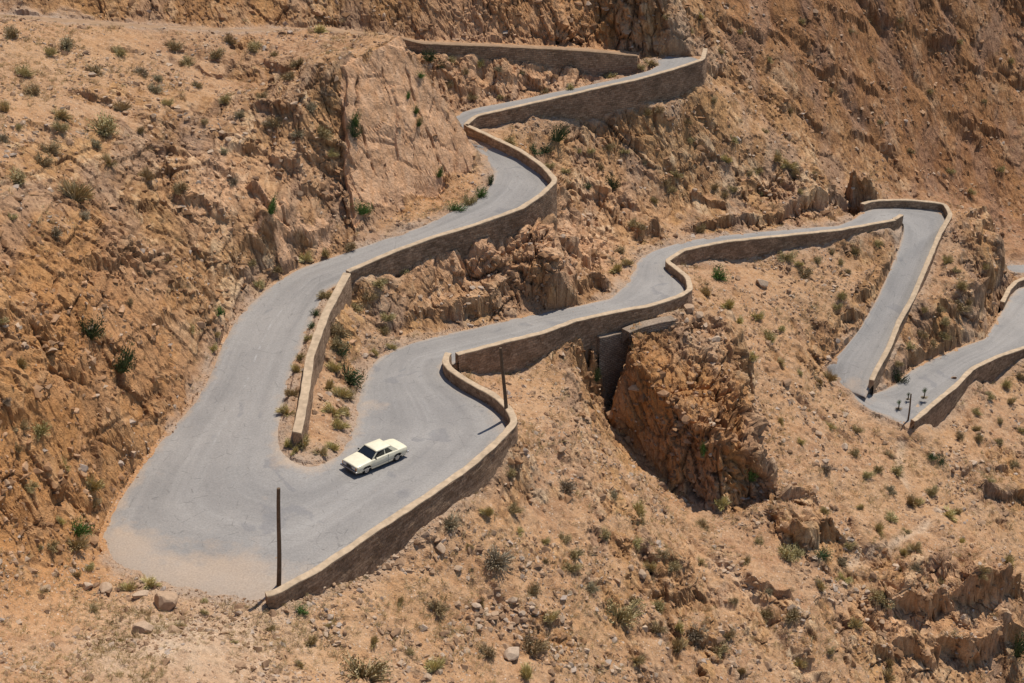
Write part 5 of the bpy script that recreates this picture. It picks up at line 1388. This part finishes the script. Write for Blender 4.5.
# body sides: stations along x, each a ring from sill over the waist to the deck
ST = [  # x, half width at waist, sill z, waist z, deck z, half width of deck edge
    (-2.36, .70, .52, .66, .80, .60), (-2.32, .80, .34, .66, .86, .70), (-2.05, .865, .27, .68, .905, .77), (-1.6, .885, .26, .70, .925, .79), (-1.2, .89, .26, .70, .935, .80), (-.6, .89, .25, .70, .945, .81),
    (0, .89, .25, .70, .945, .81), (.5, .89, .25, .70, .94, .81), (.95, .885, .25, .69, .93, .80), (1.4, .88, .26, .68, .895, .78), (1.9, .865, .28, .67, .855, .76), (2.22, .83, .33, .65, .815, .73), (2.30, .76, .45, .64, .79, .70)]
AX_F, AX_R, RW = 1.40, -1.395, .315
def body_mesh():
    xs = np.array([s[0] for s in ST]); fine = np.unique(np.r_[np.linspace(-2.36, 2.30, 68), xs])
    col = [np.interp(fine, xs, [s[k] for s in ST]) for k in range(1, 6)]
    rings = []
    for i, x in enumerate(fine):
        w, sz, wz, dz, dw = [c[i] for c in col]
        arch = 0
        for ax in (AX_F, AX_R):
            q = .40 ** 2 - (x - ax) ** 2
            if q > 0: arch = max(arch, .30 + math.sqrt(q))
        lo = max(sz, arch); lo = min(lo, wz - .02)
        half = [(w - .05, lo), (w - .005, lo + (wz - lo) * .35), (w, lo + (wz - lo) * .8), (w, wz), (w - .015, wz + .03), (w - .03, wz + (dz - wz) * .7), (dw + .02, dz - .015), (dw - .06, dz + .005), (dw * .55, dz + .025), (0, dz + .032)]
        ring = [(x, -a, z) for a, z in half] + [(x, a, z) for a, z in half[:-1][::-1]]
        rings.append(ring)
    V = np.array(rings).reshape(-1, 3); n = len(rings[0]); F = grid_faces(len(rings), n)
    V = np.r_[V]; o = np_mesh('body', V, F, M_CREAM, True, parent=car)
    bm = bmesh.new(); bm.from_mesh(o.data)
    bm.verts.ensure_lookup_table()
    for r in (0, len(rings) - 1):
        bm.faces.new([bm.verts[r * n + k] for k in (range(n) if r else reversed(range(n)))])
    bmesh.ops.recalc_face_normals(bm, faces=bm.faces); bm.to_mesh(o.data); bm.free()
    return o
body_mesh()
def box(name, x0, x1, y0, y1, z0, z1, mat, bev=.02, parent=car, seg=2):
    bm = bmesh.new(); bmesh.ops.create_cube(bm, size=1)
    for v in bm.verts: v.co = ((x0 + x1) / 2 + v.co.x * (x1 - x0), (y0 + y1) / 2 + v.co.y * (y1 - y0), (z0 + z1) / 2 + v.co.z * (z1 - z0))
    if bev: bmesh.ops.bevel(bm, geom=bm.edges[:], offset=bev, segments=seg, affect='EDGES', profile=.5)
    me = bpy.data.meshes.new(name); bm.to_mesh(me); bm.free(); me.materials.append(mat)
    o = bpy.data.objects.new(name, me); C.objects.link(o); o.parent = parent
    return o
# dark floor filling the body from below
box('underbody', -2.2, 2.15, -.78, .78, .22, .50, M_BLACK, .03)
# cabin: glass house first, then roof skin and pillars
def poly_part(name, polys, mat, parent=car, thick=.0):
    V, F = [], []
    for p in polys:
        o = len(V); V += p; F.append(list(range(o, o + len(p))))
    me = bpy.data.meshes.new(name); me.from_pydata([tuple(v) for v in V], [], F); me.update(); me.materials.append(mat)
    o = bpy.data.objects.new(name, me); C.objects.link(o); o.parent = parent
    if thick:
        md = o.modifiers.new('thick', 'SOLIDIFY'); md.thickness = thick; md.offset = -1
    return o
B0, B1 = (.96, .77, .93), (-1.45, .77, .945)         # foot of windscreen / rear glass
R0, R1 = (.40, .635, 1.345), (-.92, .615, 1.345)        # roof front / rear edge
mir = lambda p: (p[0], -p[1], p[2])
poly_part('windscreen', [[B0, R0, mir(R0), mir(B0)]], M_GLASS, thick=.03)
poly_part('rear_window', [[R1, B1, mir(B1), mir(R1)]], M_GLASS, thick=.03)
for s in (1, -1):
    f = (lambda p: p) if s == 1 else mir
    def on(t, h):      # point on the side of the cabin: t along from front to back, h from waist to roof
        lo = np.array(B0) * (1 - t) + np.array(B1) * t; hi = np.array(R0) * (1 - t) + np.array(R1) * t
        p = lo * (1 - h) + hi * h; p[1] += .03 * math.sin(h * math.pi)
        return p
    q = lambda t, h, e=0.: f(tuple(on(t, h) + np.array([0, e, 0])))
    poly_part('side_window', [[q(.07, .06), q(.50, .06), q(.50, .9), q(.10, .9)]], M_GLASS, thick=.02)
    poly_part('side_window', [[q(.535, .06), q(.82, .06), q(.76, .9), q(.535, .9)]], M_GLASS, thick=.02)
    pil = []
    for t0, t1, t2, t3 in ((-.0, .07, .10, .0), (.82, 1.0, 1.0, .76)):
        pil.append([q(t0, 0, .004), q(t1, 0, .004), q(t2, .93, .004), q(t3, .93, .004)])
    pil.append([q(0, -.02, .005), q(1, -.02, .005), q(1, .06, .005), q(0, .06, .005)])
    pil.append([q(0, .9, .006), q(1, .9, .006), q(1, 1.02, .006), q(0, 1.02, .006)])
    pil.append([q(.50, .05, .001), q(.535, .05, .001), q(.535, .91, .001), q(.50, .91, .001)])
    poly_part('window_frame', pil, M_CREAM, thick=.03)
# roof: a slightly domed skin, with the slot of a sunroof
def roof():
    n, m_ = 14, 13; V = []
    for i in range(n):
        t = i / (n - 1); x = R0[0] * (1 - t) + R1[0] * t; w = R0[1] * (1 - t) + R1[1] * t
        x += .03 * (1 - 2 * t)
        for j in range(m_):
            yy = -1 + 2 * j / (m_ - 1); edge = max(abs(yy) ** 6, abs(2 * t - 1) ** 6)
            V.append((x, (w + .02) * yy, 1.342 + .05 * (1 - yy * yy) * (1 - (2 * t - 1) ** 2) ** .5 + .012 - .025 * edge))
    o = np_mesh('roof', np.array(V), grid_faces(n, m_), M_CREAM, True, parent=car)
    md = o.modifiers.new('thick', 'SOLIDIFY'); md.thickness = .035; md.offset = -1
    s = box('sunroof_gap', -.02, .02, -.42, .42, 1.387, 1.402, M_BLACK, 0, o)
    box('sunroof_gap', -.50, -.47, -.42, .42, 1.383, 1.398, M_BLACK, 0, o)
    box('sunroof_deflector', .10, .14, -.40, .40, 1.389, 1.405, M_BLACK, 0, o)
    return o
roof()
# wheels
def wheel(x, y):
    bm = bmesh.new(); n = 28
    prof = [(.19, -.09), (.27, -.10), (.305, -.085), (RW, -.05), (RW, .05), (.305, .085), (.27, .10), (.19, .09)]
    rings = [[bm.verts.new((r * math.cos(a * 2 * math.pi / n), o_, r * math.sin(a * 2 * math.pi / n))) for a in range(n)] for r, o_ in prof]
    for p, q in zip(rings, rings[1:]):
        for a in range(n): bm.faces.new((p[a], p[(a + 1) % n], q[(a + 1) % n], q[a]))
    me = bpy.data.meshes.new('wheel'); bm.to_mesh(me); bm.free(); me.materials.append(M_TYRE)
    w = bpy.data.objects.new('wheel', me); C.objects.link(w); w.parent = car; w.location = (x, y, RW)
    sgn = 1 if y > 0 else -1
    bm = bmesh.new()
    prof = [(.205, .05), (.2, .085), (.15, .07), (.08, .075), (.06, .10), (0.001, .105)]
    rings = [[bm.verts.new((r * math.cos(a * 2 * math.pi / n), o_ * sgn, r * math.sin(a * 2 * math.pi / n))) for a in range(n)] for r, o_ in prof]
    for p, q in zip(rings, rings[1:]):
        for a in range(n): bm.faces.new((p[a], p[(a + 1) % n], q[(a + 1) % n], q[a]))
    me = bpy.data.meshes.new('rim'); bm.to_mesh(me); bm.free(); me.materials.append(M_CHROME)
    r = bpy.data.objects.new('rim', me); C.objects.link(r); r.parent = w
for x in (AX_F, AX_R):
    for y in (.74, -.74): wheel(x, y)
# nose: radiator grille, lamps, bumpers
g = box('grille', 2.27, 2.34, -.25, .25, .52, .80, M_CHROME, .015)
box('grille_mesh', 2.335, 2.347, -.22, .22, .54, .775, M_BLACK, 0, g)
box('nose_panel', 2.25, 2.305, -.73, .73, .50, .745, M_BLACK, .02)
for s in (1, -1):
    h = box('headlight', 2.28, 2.335, min(s * .30, s * .66), max(s * .30, s * .66), .545, .735, M_LAMP, .02)
    box('turn_signal', 2.25, 2.32, min(s * .665, s * .77), max(s * .665, s * .77), .545, .735, M_AMBER, .02)
    box('tail_light', -2.38, -2.33, min(s * .36, s * .74), max(s * .36, s * .74), .58, .74, M_RED, .015)
    mr = box('mirror', .66, .74, min(s * .86, s * 1.0), max(s * .86, s * 1.0), .97, 1.07, M_BLACK, .02)
    box('side_strip', -1.9, 2.1, min(s * .885, s * .905), max(s * .885, s * .905), .44, .475, M_CHROME, .005)
    box('door_handle', -.42, -.24, min(s * .88, s * .915), max(s * .88, s * .915), .78, .805, M_CHROME, .008)
    box('door_gap', -.50, -.49, min(s * .86, s * .8935), max(s * .86, s * .8935), .32, .92, M_BLACK, 0)
bf = box('bumper', 2.26, 2.42, -.86, .86, .37, .50, M_CHROME, .03)
box('rubber_strip', 2.415, 2.435, -.80, .80, .415, .455, M_BLACK, .005, bf)
br_ = box('bumper', -2.46, -2.30, -.86, .86, .38, .51, M_CHROME, .03)
box('rubber_strip', -2.475, -2.455, -.80, .80, .425, .465, M_BLACK, .005, br_)
box('number_plate', 2.42, 2.44, -.24, .24, .36, .46, M_BLACK, .004)
# driver's steering wheel and dark seats behind the glass are not seen; wipers are
poly_part('wiper', [[(.955, .5, .965), (.945, .5, .972), (.93, -.1, .985), (.94, -.1, .975)]], M_BLACK, thick=.01)
